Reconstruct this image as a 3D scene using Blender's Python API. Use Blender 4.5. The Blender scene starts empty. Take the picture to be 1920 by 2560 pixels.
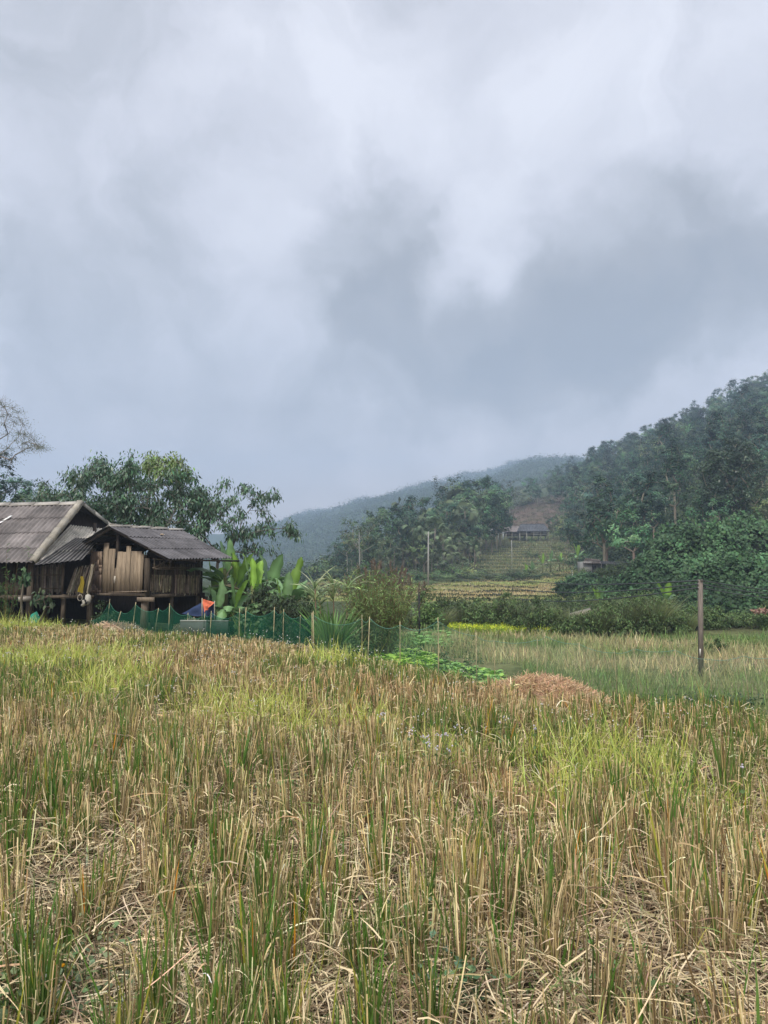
import bpy, math, random
import numpy as np
from math import sin, cos, pi, radians

# ---------------------------------------------------------------- camera, sky, sun, exposure
scene = bpy.context.scene
COL = scene.collection
F = 1849.0                      # focal length in photo pixels (1920 x 2560)
TH = radians(4.64)
CAMZ = 1.7
cam_d = bpy.data.cameras.new("camera")
cam_d.sensor_fit = 'VERTICAL'; cam_d.sensor_height = 36.0; cam_d.lens = 36.0 * F / 2560.0
cam_d.clip_start = 0.05; cam_d.clip_end = 6000
cam = bpy.data.objects.new("camera", cam_d); COL.objects.link(cam)
cam.location = (0, 0, CAMZ); cam.rotation_euler = (pi / 2 + TH, 0, 0)
scene.camera = cam
scene.view_settings.view_transform = 'Standard'; scene.view_settings.look = 'None'
scene.view_settings.exposure = 1.0; scene.view_settings.gamma = 1.0
scene.cycles.max_bounces = 6; scene.cycles.transparent_max_bounces = 16
scene.cycles.diffuse_bounces = 3; scene.cycles.glossy_bounces = 2; scene.cycles.volume_bounces = 1
scene.cycles.use_denoising = True

def raydir(px, py):
    a = (px - 960) / F; b = (1280 - py) / F
    return np.array([a, cos(TH) - b * sin(TH), sin(TH) + b * cos(TH)])
def W(px, py, d):
    """world point at depth d (world Y) seen at photo pixel"""
    r = raydir(px, py)
    return np.array([0, 0, CAMZ]) + r * (d / r[1])

SUN_EL, SUN_AZ = radians(48), radians(205)      # azimuth measured clockwise from +Y
sun_d = bpy.data.lights.new("sun", 'SUN'); sun_d.energy = 1.5; sun_d.angle = radians(10); sun_d.color = (1.0, 0.95, 0.86)
sun = bpy.data.objects.new("sun", sun_d); COL.objects.link(sun)
sun.rotation_euler = (pi / 2 - SUN_EL, 0, pi - SUN_AZ)

world = bpy.data.worlds.new("World"); scene.world = world; world.use_nodes = True
nt = world.node_tree; nt.nodes.clear()
def N(t, **k):
    n = nt.nodes.new(t)
    for a, b in k.items(): setattr(n, a, b)
    return n
def L(a, b): nt.links.new(a, b)
def M(op, a, b=None, c=None, clamp=False):
    n = N('ShaderNodeMath', operation=op, use_clamp=clamp)
    for i, v in enumerate((a, b, c)):
        if v is None: continue
        if hasattr(v, 'links'): L(v, n.inputs[i])
        else: n.inputs[i].default_value = v
    return n.outputs[0]
tc = N('ShaderNodeTexCoord')
nz = N('ShaderNodeTexNoise'); nz.inputs['Scale'].default_value = 4.4; nz.inputs['Detail'].default_value = 8; nz.inputs['Roughness'].default_value = .58
L(tc.outputs['Generated'], nz.inputs['Vector'])
sub = N('ShaderNodeVectorMath', operation='SUBTRACT'); L(nz.outputs['Color'], sub.inputs[0]); sub.inputs[1].default_value = (.5, .5, .5)
scl = N('ShaderNodeVectorMath', operation='SCALE'); L(sub.outputs[0], scl.inputs[0]); scl.inputs['Scale'].default_value = .30
wv = N('ShaderNodeVectorMath', operation='ADD'); L(tc.outputs['Generated'], wv.inputs[0]); L(scl.outputs[0], wv.inputs[1])
wn = N('ShaderNodeVectorMath', operation='NORMALIZE'); L(wv.outputs[0], wn.inputs[0])
sep = N('ShaderNodeSeparateXYZ'); L(tc.outputs['Generated'], sep.inputs[0])
# layered cloud deck seen in perspective
inv = M('DIVIDE', 1.0, M('ADD', M('MAXIMUM', sep.outputs['Z'], 0.0), 0.22))
cx_ = M('MULTIPLY', sep.outputs['X'], inv); cy_ = M('MULTIPLY', sep.outputs['Y'], inv)
cmb = N('ShaderNodeCombineXYZ'); L(cx_, cmb.inputs[0]); L(cy_, cmb.inputs[1]); cmb.inputs[2].default_value = 3.7
n2 = N('ShaderNodeTexNoise'); n2.inputs['Scale'].default_value = 1.25; n2.inputs['Detail'].default_value = 8; n2.inputs['Roughness'].default_value = .52; n2.inputs['Distortion'].default_value = .1
L(cmb.outputs[0], n2.inputs['Vector'])
n3 = N('ShaderNodeTexNoise'); n3.inputs['Scale'].default_value = 5.5; n3.inputs['Detail'].default_value = 9; n3.inputs['Roughness'].default_value = .56; n3.inputs['Distortion'].default_value = .5
L(wn.outputs[0], n3.inputs['Vector'])
val = M('ADD', M('MULTIPLY', M('SUBTRACT', n2.outputs['Fac'], .5), .60), M('MULTIPLY', M('SUBTRACT', n3.outputs['Fac'], .5), 1.15))
val = M('ADD', val, .665)
# masses of the cloud deck: (px, py, outer deg, inner deg, amount)
BLOBS = [(930, 680, 9.5, 4.5, -.19), (1040, 850, 9, 5, -.20), (1250, 900, 8, 4, -.16), (850, 590, 6, .5, -.12), (1420, 800, 9.5, 4.5, -.24), (1640, 700, 10, 5, -.22), (1830, 560, 10, 1, -.14), (1500, 900, 7, 1, -.14),
         (1240, 930, 5, 1, -.10), (1800, 800, 9, 1, -.10), (1190, 720, 4, .5, .22), (1200, 600, 4, .5, .10), (600, 620, 6, 1, .10), (450, 900, 18, 3, -.07), (100, 930, 16, 3, -.06), (1320, 470, 9, 1, .12),
         (600, 230, 16, 2, .10), (1000, 250, 14, 2, .02), (1650, 200, 14, 2, .06), (100, 120, 12, 2, -.08), (1300, 1090, 9, 3, .24), (1500, 1030, 6, 1, .10), (1000, 1040, 6, 1, .08), (1850, 980, 8, 2, .16), (250, 480, 11, 2, -.06), (700, 1040, 12, 2, .05)]
for (px, py, ro, ri, am) in BLOBS:
    r = raydir(px, py); r = r / np.linalg.norm(r)
    dt = N('ShaderNodeVectorMath', operation='DOT_PRODUCT'); L(wn.outputs[0], dt.inputs[0]); dt.inputs[1].default_value = tuple(r)
    mr = N('ShaderNodeMapRange', interpolation_type='SMOOTHERSTEP'); L(dt.outputs['Value'], mr.inputs['Value'])
    mr.inputs['From Min'].default_value = cos(radians(ro)); mr.inputs['From Max'].default_value = cos(radians(ri)); mr.inputs['To Min'].default_value = 0; mr.inputs['To Max'].default_value = am
    val = M('ADD', val, mr.outputs[0])
# flatter, greyer near the horizon
hz = N('ShaderNodeMapRange', interpolation_type='SMOOTHSTEP'); L(sep.outputs['Z'], hz.inputs['Value'])
hz.inputs['From Min'].default_value = .02; hz.inputs['From Max'].default_value = .30; hz.inputs['To Min'].default_value = 0; hz.inputs['To Max'].default_value = 1
val = M('ADD', M('MULTIPLY', M('SUBTRACT', val, .38), M('ADD', M('MULTIPLY', hz.outputs[0], .45), .55)), .38)
rampn = N('ShaderNodeValToRGB'); L(val, rampn.inputs[0])
e = rampn.color_ramp.elements
e[0].position = 0.0; e[0].color = (.176, .184, .198, 1)
e[1].position = 1.0; e[1].color = (.470, .475, .512, 1)
for p_, c_ in ((.25, (.218, .222, .234, 1)), (.45, (.280, .286, .306, 1)), (.70, (.372, .376, .410, 1))):
    el = rampn.color_ramp.elements.new(p_); el.color = c_
# the deck is thinner, so brighter, overhead and towards the sun behind the viewer
up = N('ShaderNodeMapRange', interpolation_type='SMOOTHSTEP'); L(sep.outputs['Z'], up.inputs['Value'])
up.inputs['From Min'].default_value = .62; up.inputs['From Max'].default_value = 1.0; up.inputs['To Min'].default_value = 1.0; up.inputs['To Max'].default_value = 2.6
bk = N('ShaderNodeMapRange', interpolation_type='SMOOTHSTEP'); L(sep.outputs['Y'], bk.inputs['Value'])
bk.inputs['From Min'].default_value = .1; bk.inputs['From Max'].default_value = -.9; bk.inputs['To Min'].default_value = 1.0; bk.inputs['To Max'].default_value = 1.5
gain = M('MULTIPLY', up.outputs[0], bk.outputs[0])
sky = N('ShaderNodeTexSky', sky_type='NISHITA'); sky.sun_disc = False; sky.sun_elevation = SUN_EL; sky.sun_rotation = SUN_AZ; sky.dust_density = 3
wm = N('ShaderNodeMapRange', interpolation_type='SMOOTHSTEP'); L(sep.outputs['Z'], wm.inputs['Value']); wm.inputs['From Min'].default_value = .30; wm.inputs['From Max'].default_value = .02
wmx = N('ShaderNodeMix', data_type='RGBA', blend_type='MULTIPLY'); L(wm.outputs[0], wmx.inputs[0]); L(rampn.outputs[0], wmx.inputs[6]); wmx.inputs[7].default_value = (1.22, 1.03, .90, 1)
bg1 = N('ShaderNodeBackground'); L(wmx.outputs[2], bg1.inputs['Color']); L(gain, bg1.inputs['Strength'])
bg2 = N('ShaderNodeBackground'); L(sky.outputs[0], bg2.inputs['Color']); bg2.inputs['Strength'].default_value = .08
mx = N('ShaderNodeMixShader'); mx.inputs[0].default_value = .06
L(bg1.outputs[0], mx.inputs[1]); L(bg2.outputs[0], mx.inputs[2])
wo = N('ShaderNodeOutputWorld'); L(mx.outputs[0], wo.inputs['Surface'])

# ---------------------------------------------------------------- helpers
rng = np.random.default_rng(7)
random.seed(7)
R = rng.uniform
def A(*v): return np.array(v, float)
def nrm(v):
    v = np.asarray(v, float); return v / (np.linalg.norm(v, axis=-1, keepdims=True) + 1e-9)
ORD = ['first', 'second', 'third', 'fourth', 'fifth', 'sixth', 'seventh', 'eighth', 'ninth', 'tenth', 'eleventh', 'twelfth', 'thirteenth', 'fourteenth', 'fifteenth', 'sixteenth', 'seventeenth', 'eighteenth', 'nineteenth', 'twentieth', 'twenty-first', 'twenty-second', 'twenty-third', 'twenty-fourth', 'twenty-fifth', 'twenty-sixth']
_T = np.random.default_rng(99).random((256, 256))
def vn(x, y, s=1.0, seed=0):
    x = np.asarray(x, float) * s + seed * 17.3 + 1000; y = np.asarray(y, float) * s + seed * 7.9 + 1000
    xi = np.floor(x).astype(int); yi = np.floor(y).astype(int); fx = x - xi; fy = y - yi
    fx = fx * fx * (3 - 2 * fx); fy = fy * fy * (3 - 2 * fy)
    g = lambda i, j: _T[i % 256, j % 256]
    return (g(xi, yi) * (1 - fx) + g(xi + 1, yi) * fx) * (1 - fy) + (g(xi, yi + 1) * (1 - fx) + g(xi + 1, yi + 1) * fx) * fy
def fbm(x, y, s=1.0, seed=0, o=4):
    t = 0; a = .5
    for i in range(o): t = t + a * vn(x, y, s * 2 ** i, seed + i); a *= .5
    return t / (1 - .5 ** o)
def sstep(a, b, x):
    t = np.clip((np.asarray(x, float) - a) / (b - a), 0, 1); return t * t * (3 - 2 * t)

class MB:
    def __init__(s): s.V = []; s.Q = []; s.T = []; s.C = []; s.n = 0
    def add(s, V, Q=None, T=None, C=(1, 1, 1)):
        V = np.asarray(V, float).reshape(-1, 3)
        if Q is not None and len(Q): s.Q.append(np.asarray(Q, int).reshape(-1, 4) + s.n)
        if T is not None and len(T): s.T.append(np.asarray(T, int).reshape(-1, 3) + s.n)
        C = np.asarray(C, float)
        if C.ndim == 1: C = np.broadcast_to(C, (len(V), 3))
        s.V.append(V); s.C.append(C.reshape(-1, 3)); s.n += len(V); return s
    def mesh(s, name, mat, smooth=False, origin=None):
        V = np.concatenate(s.V); C = np.clip(np.concatenate(s.C), 0, 1)
        if origin is not None: V = V - np.asarray(origin)
        Q = np.concatenate(s.Q) if s.Q else np.zeros((0, 4), int); T = np.concatenate(s.T) if s.T else np.zeros((0, 3), int)
        me = bpy.data.meshes.new(name)
        me.vertices.add(len(V)); me.vertices.foreach_set('co', V.astype(np.float32).ravel())
        nl = len(Q) * 4 + len(T) * 3
        me.loops.add(nl); me.loops.foreach_set('vertex_index', np.concatenate([Q.ravel(), T.ravel()]).astype(np.int32))
        me.polygons.add(len(Q) + len(T))
        st = np.concatenate([np.arange(len(Q)) * 4, len(Q) * 4 + np.arange(len(T)) * 3]).astype(np.int32)
        me.polygons.foreach_set('loop_start', st)
        if smooth: me.polygons.foreach_set('use_smooth', np.ones(len(Q) + len(T), bool))
        me.update(calc_edges=True)
        at = me.color_attributes.new('Col', 'FLOAT_COLOR', 'POINT')
        at.data.foreach_set('color', np.concatenate([C, np.ones((len(C), 1))], 1).astype(np.float32).ravel())
        me.materials.append(mat); return me

def obj(name, mb, mat, parent=None, smooth=False, loc=None):
    """one mesh object; vertices are given in world space (relative to parent's origin when parent is a thing)"""
    org = None
    if parent is not None: org = np.array(parent['_o']); 
    elif loc is not None: org = np.array(loc)
    me = mb.mesh(name, mat, smooth, org)
    o = bpy.data.objects.new(name, me); COL.objects.link(o)
    if parent is not None:
        o.parent = parent; o['_o'] = tuple(float(v) for v in org)
    elif loc is not None: o.location = tuple(loc)
    return o
_OS = []
def thing(name, label, cat, loc, group=None):
    o = bpy.data.objects.new(name, None); COL.objects.link(o); o.location = tuple(float(v) for v in loc); o.empty_display_size = .2
    o['label'] = label; o['category'] = cat; o['_o'] = tuple(float(v) for v in loc)
    if group: o['group'] = group
    return o
def tag(o, label=None, cat=None, group=None, kind=None):
    if label: o['label'] = label
    if cat: o['category'] = cat
    if group: o['group'] = group
    if kind: o['kind'] = kind
    return o
def dup(root, loc, rz=0, sc=1.0, label=None, group=None, cat=None):
    def cp(o, parent):
        c = o.copy(); COL.objects.link(c)
        if parent is not None: c.parent = parent
        for ch in [x for x in PARENTS.get(o.name, [])]: cp(ch, c)
        return c
    r = cp(root, None); r.location = tuple(float(v) for v in loc); r.rotation_euler = (0, 0, rz)
    r.scale = (sc, sc, sc) if not hasattr(sc, '__len__') else sc
    if label: r['label'] = label
    if group: r['group'] = group
    if cat: r['category'] = cat
    return r
PARENTS = {}
def kids(root):
    PARENTS[root.name] = [c for c in bpy.data.objects if c.parent == root]
    for c in PARENTS[root.name]: PARENTS[c.name] = [d for d in bpy.data.objects if d.parent == c]

def mat_v(name, rough=.8, spec=.25, transl=0.0, ns=0.0, na=.3, bump=0.0, streak=None, island=0.0, objrand=0.0):
    m = bpy.data.materials.new(name); m.use_nodes = True; t = m.node_tree; b = t.nodes['Principled BSDF']; out = t.nodes['Material Output']
    b.inputs['Roughness'].default_value = rough; b.inputs['Specular IOR Level'].default_value = spec
    at = t.nodes.new('ShaderNodeAttribute'); at.attribute_name = 'Col'; c = at.outputs['Color']
    def mul(c, fac):
        mm = t.nodes.new('ShaderNodeVectorMath'); mm.operation = 'SCALE'; t.links.new(c, mm.inputs[0]); t.links.new(fac, mm.inputs['Scale']); return mm.outputs[0]
    def rangef(src, lo, hi, a=0., bb=1.):
        r = t.nodes.new('ShaderNodeMapRange'); t.links.new(src, r.inputs['Value']); r.inputs['From Min'].default_value = a; r.inputs['From Max'].default_value = bb
        r.inputs['To Min'].default_value = lo; r.inputs['To Max'].default_value = hi; return r.outputs[0]
    if ns:
        tx = t.nodes.new('ShaderNodeTexCoord'); no = t.nodes.new('ShaderNodeTexNoise'); no.inputs['Scale'].default_value = ns; no.inputs['Detail'].default_value = 5; no.inputs['Roughness'].default_value = .65
        if streak:
            mp = t.nodes.new('ShaderNodeMapping'); mp.inputs['Scale'].default_value = streak; t.links.new(tx.outputs['Object'], mp.inputs[0]); t.links.new(mp.outputs[0], no.inputs['Vector'])
        else: t.links.new(tx.outputs['Object'], no.inputs['Vector'])
        c = mul(c, rangef(no.outputs['Fac'], 1 - na, 1 + na, .3, .7))
        if bump:
            bp = t.nodes.new('ShaderNodeBump'); bp.inputs['Strength'].default_value = bump; bp.inputs['Distance'].default_value = .02
            t.links.new(no.outputs['Fac'], bp.inputs['Height']); t.links.new(bp.outputs[0], b.inputs['Normal'])
    if objrand:
        oi = t.nodes.new('ShaderNodeObjectInfo')
        hs = t.nodes.new('ShaderNodeHueSaturation'); t.links.new(c, hs.inputs['Color'])
        t.links.new(rangef(oi.outputs['Random'], .5 - objrand * .05, .5 + objrand * .03), hs.inputs['Hue'])
        wn_ = t.nodes.new('ShaderNodeTexWhiteNoise'); wn_.noise_dimensions = '1D'; t.links.new(oi.outputs['Random'], wn_.inputs['W'])
        t.links.new(rangef(wn_.outputs['Value'], 1 - objrand * .45, 1 + objrand * .5), hs.inputs['Value']); c = hs.outputs[0]
    t.links.new(c, b.inputs['Base Color'])
    if transl:
        tr = t.nodes.new('ShaderNodeBsdfTranslucent'); t.links.new(c, tr.inputs['Color'])
        mxs = t.nodes.new('ShaderNodeMixShader'); mxs.inputs[0].default_value = transl
        t.links.new(b.outputs[0], mxs.inputs[1]); t.links.new(tr.outputs[0], mxs.inputs[2]); t.links.new(mxs.outputs[0], out.inputs['Surface'])
    return m
M_straw = mat_v('straw', .7, .3, .18)
M_leaf = mat_v('leaf', .40, .5, .22)
M_leafd = mat_v('leaf_dull', .7, .25, .2, objrand=.0)
M_crown = mat_v('crown_leaf', .6, .3, .12, objrand=1.15)
M_bark = mat_v('bark', .9, .1, ns=6, na=.4, bump=.4, streak=(3, 3, .6))
M_wood = mat_v('weathered_wood', .85, .15, ns=9, na=.45, bump=.3, streak=(4, 4, .35))
M_reed = mat_v('reed', .85, .12, ns=5, na=.35)
M_roof = mat_v('fibre_cement', .85, .2, ns=2.2, na=.38, bump=.15)
M_ground = mat_v('ground_cover', .95, .1, ns=2.5, na=.45, bump=.6)
M_cloth = mat_v('cloth', .8, .15, .2, ns=6, na=.15)
M_plain = mat_v('plain', .7, .25, ns=12, na=.15)
def mat_net(name, col, alpha):
    m = bpy.data.materials.new(name); m.use_nodes = True; t = m.node_tree; t.nodes.clear()
    o = t.nodes.new('ShaderNodeOutputMaterial'); d = t.nodes.new('ShaderNodeBsdfDiffuse'); d.inputs['Color'].default_value = (*col, 1)
    tr = t.nodes.new('ShaderNodeBsdfTransparent'); mx = t.nodes.new('ShaderNodeMixShader')
    tx = t.nodes.new('ShaderNodeTexCoord'); no = t.nodes.new('ShaderNodeTexNoise'); no.inputs['Scale'].default_value = 3.5; no.inputs['Detail'].default_value = 4
    t.links.new(tx.outputs['Object'], no.inputs['Vector'])
    r = t.nodes.new('ShaderNodeMapRange'); t.links.new(no.outputs['Fac'], r.inputs['Value']); r.inputs['From Min'].default_value = .3; r.inputs['From Max'].default_value = .7
    r.inputs['To Min'].default_value = alpha * .7; r.inputs['To Max'].default_value = min(1, alpha * 1.3)
    t.links.new(r.outputs[0], mx.inputs[0]); t.links.new(tr.outputs[0], mx.inputs[1]); t.links.new(d.outputs[0], mx.inputs[2]); t.links.new(mx.outputs[0], o.inputs[0])
    return m
M_net = mat_net('green_net', (.014, .085, .050), .44)
M_net2 = mat_net('green_net_thin', (.10, .20, .14), .13); M_net3 = mat_net('green_net_worn', (.05, .14, .09), .20)

# --- vectorised shapes
def tint(base, n, v=.2, h=.08):
    base = np.asarray(base, float); k = np.exp(rng.normal(0, v, (n, 1))); j = 1 + rng.normal(0, h, (n, 3)); return np.clip(np.broadcast_to(base, (n, 3)) * k * j, 0, 1)
def ribbons(mb, base, dirv, Ln, Wd, bend, segs=3, C=(.5, .4, .2), C2=None, side=None, prof=None, fold=0.0):
    n = len(base)
    if n == 0: return
    t = np.linspace(0, 1, segs + 1)[None, :, None]; Ln = np.broadcast_to(Ln, (n,))[:, None, None]; Wd = np.broadcast_to(Wd, (n,))
    dirv = nrm(dirv); P = base[:, None] + dirv[:, None] * Ln * t + np.asarray(bend)[:, None] * Ln * t * t
    if side is None: side = nrm(np.cross(dirv, rng.normal(size=(n, 3))))
    p = np.ones(segs + 1) if prof is None else np.asarray(prof)
    w = (Wd[:, None] * p[None] * .5)[:, :, None]
    S = side[:, None] * w
    C = np.broadcast_to(np.asarray(C, float), (n, 3)); C2 = C if C2 is None else np.broadcast_to(np.asarray(C2, float), (n, 3))
    if not fold:
        V = np.stack([P - S, P + S], 2); k = 2
        CC = C[:, None, None] * (1 - t[..., None]) + C2[:, None, None] * t[..., None]; CC = np.broadcast_to(CC, V.shape)
        i = np.arange(segs) * 2; q = np.stack([i, i + 1, i + 3, i + 2], 1)
    else:
        up = nrm(np.cross(side, dirv)); up = np.where(up[:, 2:3] < 0, -up, up)
        V = np.stack([P - S + up[:, None] * w * fold, P, P + S + up[:, None] * w * fold], 2); k = 3
        CC = C[:, None, None] * (1 - t[..., None]) + C2[:, None, None] * t[..., None]; CC = np.broadcast_to(CC, V.shape)
        i = np.arange(segs) * 3; q = np.concatenate([np.stack([i, i + 1, i + 4, i + 3], 1), np.stack([i + 1, i + 2, i + 5, i + 4], 1)])
    q = q[None] + (np.arange(n) * (segs + 1) * k)[:, None, None]
    mb.add(V.reshape(-1, 3), q.reshape(-1, 4), C=CC.reshape(-1, 3))
def diamonds(mb, P, nv, size, C, asp=.5, dirv=None):
    """leaf-shaped quads: P centres, nv normals"""
    n = len(P); 
    if n == 0: return
    a = nrm(np.cross(nv, rng.normal(size=(n, 3)))) if dirv is None else nrm(dirv)
    b = nrm(np.cross(nv, a)); s = np.broadcast_to(size, (n,))[:, None]
    V = np.stack([P - a * s * .5, P + b * s * asp * .5 - a * s * .08, P + a * s * .5, P - b * s * asp * .5 - a * s * .08], 1)
    mb.add(V.reshape(-1, 3), np.arange(n * 4).reshape(-1, 4), C=np.repeat(np.broadcast_to(C, (n, 3)), 4, 0))
def sticks(mb, p0, p1, r, C, sides=4, r1=None):
    p0 = np.atleast_2d(p0).astype(float); p1 = np.atleast_2d(p1).astype(float); n = len(p0)
    r = np.broadcast_to(r, (n,)); r1 = r if r1 is None else np.broadcast_to(r1, (n,))
    d = nrm(p1 - p0); ref = np.where(np.abs(d[:, 2:3]) > .9, A(1, 0, 0), A(0, 0, 1)); a = nrm(np.cross(d, ref)); b = np.cross(d, a)
    th = np.arange(sides) * 2 * pi / sides + pi / 4; ring = a[:, None] * np.cos(th)[None, :, None] + b[:, None] * np.sin(th)[None, :, None]
    V = np.concatenate([p0[:, None] + ring * r[:, None, None], p1[:, None] + ring * r1[:, None, None]], 1)
    i = np.arange(sides); j = (i + 1) % sides; q = np.stack([i, j, j + sides, i + sides], 1)
    if sides == 4: q = np.concatenate([q, [[3, 2, 1, 0], [4, 5, 6, 7]]])
    q = q[None] + (np.arange(n) * 2 * sides)[:, None, None]
    C = np.broadcast_to(np.asarray(C, float), (n, 3))
    mb.add(V.reshape(-1, 3), q.reshape(-1, 4), C=np.repeat(C, 2 * sides, 0))
def tube(mb, P, r, C, sides=6):
    P = np.asarray(P, float); k = len(P); r = np.broadcast_to(r, (k,)); T = nrm(np.gradient(P, axis=0))
    ref = A(1, 0, 0) if abs(T[0][2]) > .8 else A(0, 0, 1); a = nrm(np.cross(T, ref)); b = np.cross(T, a)
    th = np.arange(sides) * 2 * pi / sides; V = P[:, None] + (a[:, None] * np.cos(th)[None, :, None] + b[:, None] * np.sin(th)[None, :, None]) * r[:, None, None]
    i = np.arange(k - 1)[:, None] * sides; j = np.arange(sides)[None]; j2 = (j + 1) % sides
    q = np.stack([i + j, i + j2, i + sides + j2, i + sides + j], -1).reshape(-1, 4)
    c = np.array([P[0], P[-1]]); m0 = k * sides
    t1 = np.stack([np.full(sides, m0), (np.arange(sides) + 1) % sides, np.arange(sides)], 1)
    o = (k - 1) * sides; t2 = np.stack([np.full(sides, m0 + 1), o + np.arange(sides), o + (np.arange(sides) + 1) % sides], 1)
    C = np.asarray(C, float); C = np.broadcast_to(C, (3,)) if C.ndim == 1 else C
    mb.add(np.concatenate([V.reshape(-1, 3), c]), q, np.concatenate([t1, t2]), C=C)
def beam(mb, p0, p1, w, h, C, up=(0, 0, 1)):
    """box from p0 to p1, w sideways, h along up"""
    p0 = np.asarray(p0, float); p1 = np.asarray(p1, float); d = nrm(p1 - p0); s = nrm(np.cross(d, up)); u = np.cross(s, d)
    o = [(-1, -1), (1, -1), (1, 1), (-1, 1)]
    V = [p + s * a * w / 2 + u * b * h / 2 for p in (p0, p1) for a, b in o]
    mb.add(V, [[0, 1, 5, 4], [1, 2, 6, 5], [2, 3, 7, 6], [3, 0, 4, 7], [3, 2, 1, 0], [4, 5, 6, 7]], C=C)
def quadslab(mb, P, th, C):
    """thick quad, P = 4 corners"""
    P = np.asarray(P, float); n = nrm(np.cross(P[1] - P[0], P[3] - P[0])) * th
    V = np.concatenate([P, P - n]); mb.add(V, [[0, 1, 2, 3], [7, 6, 5, 4], [0, 4, 5, 1], [1, 5, 6, 2], [2, 6, 7, 3], [3, 7, 4, 0]], C=C)
def blobmesh(mb, c, rad, C, n=10, jit=.12):
    u = np.linspace(0, 2 * pi, n, endpoint=False); v = np.linspace(.08, pi - .08, n // 2 + 2)
    U, Vv = np.meshgrid(u, v); rr = 1 + R(-jit, jit, U.shape)
    V = np.stack([np.cos(U) * np.sin(Vv) * rr, np.sin(U) * np.sin(Vv) * rr, np.cos(Vv) * rr], -1) * np.asarray(rad) + np.asarray(c)
    k = len(v); i = np.arange(k - 1)[:, None] * n; j = np.arange(n)[None]; j2 = (j + 1) % n
    mb.add(V.reshape(-1, 3), np.stack([i + j, i + n + j, i + n + j2, i + j2], -1).reshape(-1, 4), C=C)
# ---------------------------------------------------------------- terrain
def zp(d, py): r = raydir(960, py); return CAMZ + r[2] / r[1] * d
P_ = lambda d, py: (d, zp(d, py))
EDGE_PX = np.array([-400, 0, 200, 400, 600, 750, 850, 960, 1060, 1200, 1340, 1500, 1700, 1900, 2300])
EDGE_PY = np.array([1515, 1535, 1550, 1570, 1581, 1596, 1610, 1630, 1655, 1680, 1712, 1719, 1733, 1745, 1765])
EDGE_D = 1.4 * F / (EDGE_PY - 1430.0)
def edge_d(u): return np.interp(u * F + 960, EDGE_PX, EDGE_D)
PROF = {
 -500: [(30, -.1), (60, 2), (120, 12), (300, 30), (600, 30), (1800, 60), (2100, 20)],
 0: [(28, -.1), (60, 1), (120, 9), (300, 22), (600, 20), (1800, 60), (2100, 20)],
 300: [(28, -.2), (60, -.2), (120, 1), (300, 5), (600, 8), (1800, 40), (2100, 10)],
 600: [(22, -.45), (40, -.9), (90, -1.3), (200, -2), (400, -3), (600, 0), P_(1800, 1350), (2100, 10)],
 800: [(20, -.6), (34, -1.0), (60, -1.4), P_(75, 1502), P_(115, 1470), (130, -.3), (250, 1), (450, 2), P_(620, 1400), P_(1800, 1288), (2100, 10)],
 950: [(22, -.7), (34, -1.2), (60, -1.6), P_(75, 1502), P_(115, 1466), (130, .2), (180, 6), (250, 10), (320, 2), (500, 8), P_(1800, 1260), (2100, 30)],
 1100: [(22, -.95), (40, -1.4), (60, -1.8), P_(75, 1500), P_(115, 1463), P_(135, 1452), (165, 6), P_(230, 1305), (300, 10), (500, 12), P_(1800, 1226), (2100, 60)],
 1200: [(18, -1.25), (40, -1.45), (60, -1.8), P_(75, 1502), P_(115, 1458), P_(140, 1442), P_(225, 1350), P_(280, 1310), P_(320, 1320), P_(560, 1255), (620, 40), P_(1800, 1202), (2100, 80)],
 1330: [(17, -1.3), (38, -1.5), (60, -1.8), P_(75, 1502), P_(115, 1455), P_(140, 1440), P_(225, 1350), P_(290, 1262), P_(330, 1250), P_(400, 1262), P_(560, 1212), (620, 60), P_(1800, 1173), (2100, 90)],
 1430: [(17, -1.3), (37, -1.5), (60, -1.6), P_(85, 1478), P_(120, 1440), P_(160, 1410), P_(230, 1340), P_(320, 1235), P_(400, 1215), P_(560, 1180), (620, 70), P_(1800, 1185), (2100, 90)],
 1520: [(17, -1.3), (36, -1.5), (60, -1.2), P_(90, 1448), P_(130, 1402), P_(200, 1322), P_(300, 1215), P_(390, 1172), P_(480, 1185), P_(600, 1200), P_(1800, 1210), (2100, 90)],
 1700: [(17, -1.3), (36, -1.5), (48, -.9), P_(70, 1440), P_(100, 1372), P_(180, 1230), P_(300, 1125), P_(380, 1090), P_(480, 1110), (1800, 100), (2100, 90)],
 1920: [(17, -1.3), (36, -1.5), (46, -.8), P_(65, 1430), P_(100, 1340), P_(180, 1180), P_(300, 1035), P_(380, 985), P_(480, 1010), (1800, 120), (2100, 90)],
 2500: [(17, -1.3), (36, -1.4), (46, -.4), P_(65, 1390), P_(100, 1270), P_(180, 1080), P_(300, 920), P_(380, 880), (480, 120), (1800, 120), (2100, 90)],
}
PX = np.array(sorted(PROF)); DS = np.unique(np.concatenate([[v[0] for v in PROF[k]] for k in PX] + [np.geomspace(15, 2100, 80)]))
ZT = np.array([np.interp(np.log(DS), np.log([v[0] for v in PROF[k]]), [v[1] for v in PROF[k]]) for k in PX])
PY_OF = lambda z, d: 1430 - (z - CAMZ) / d * F
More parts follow.
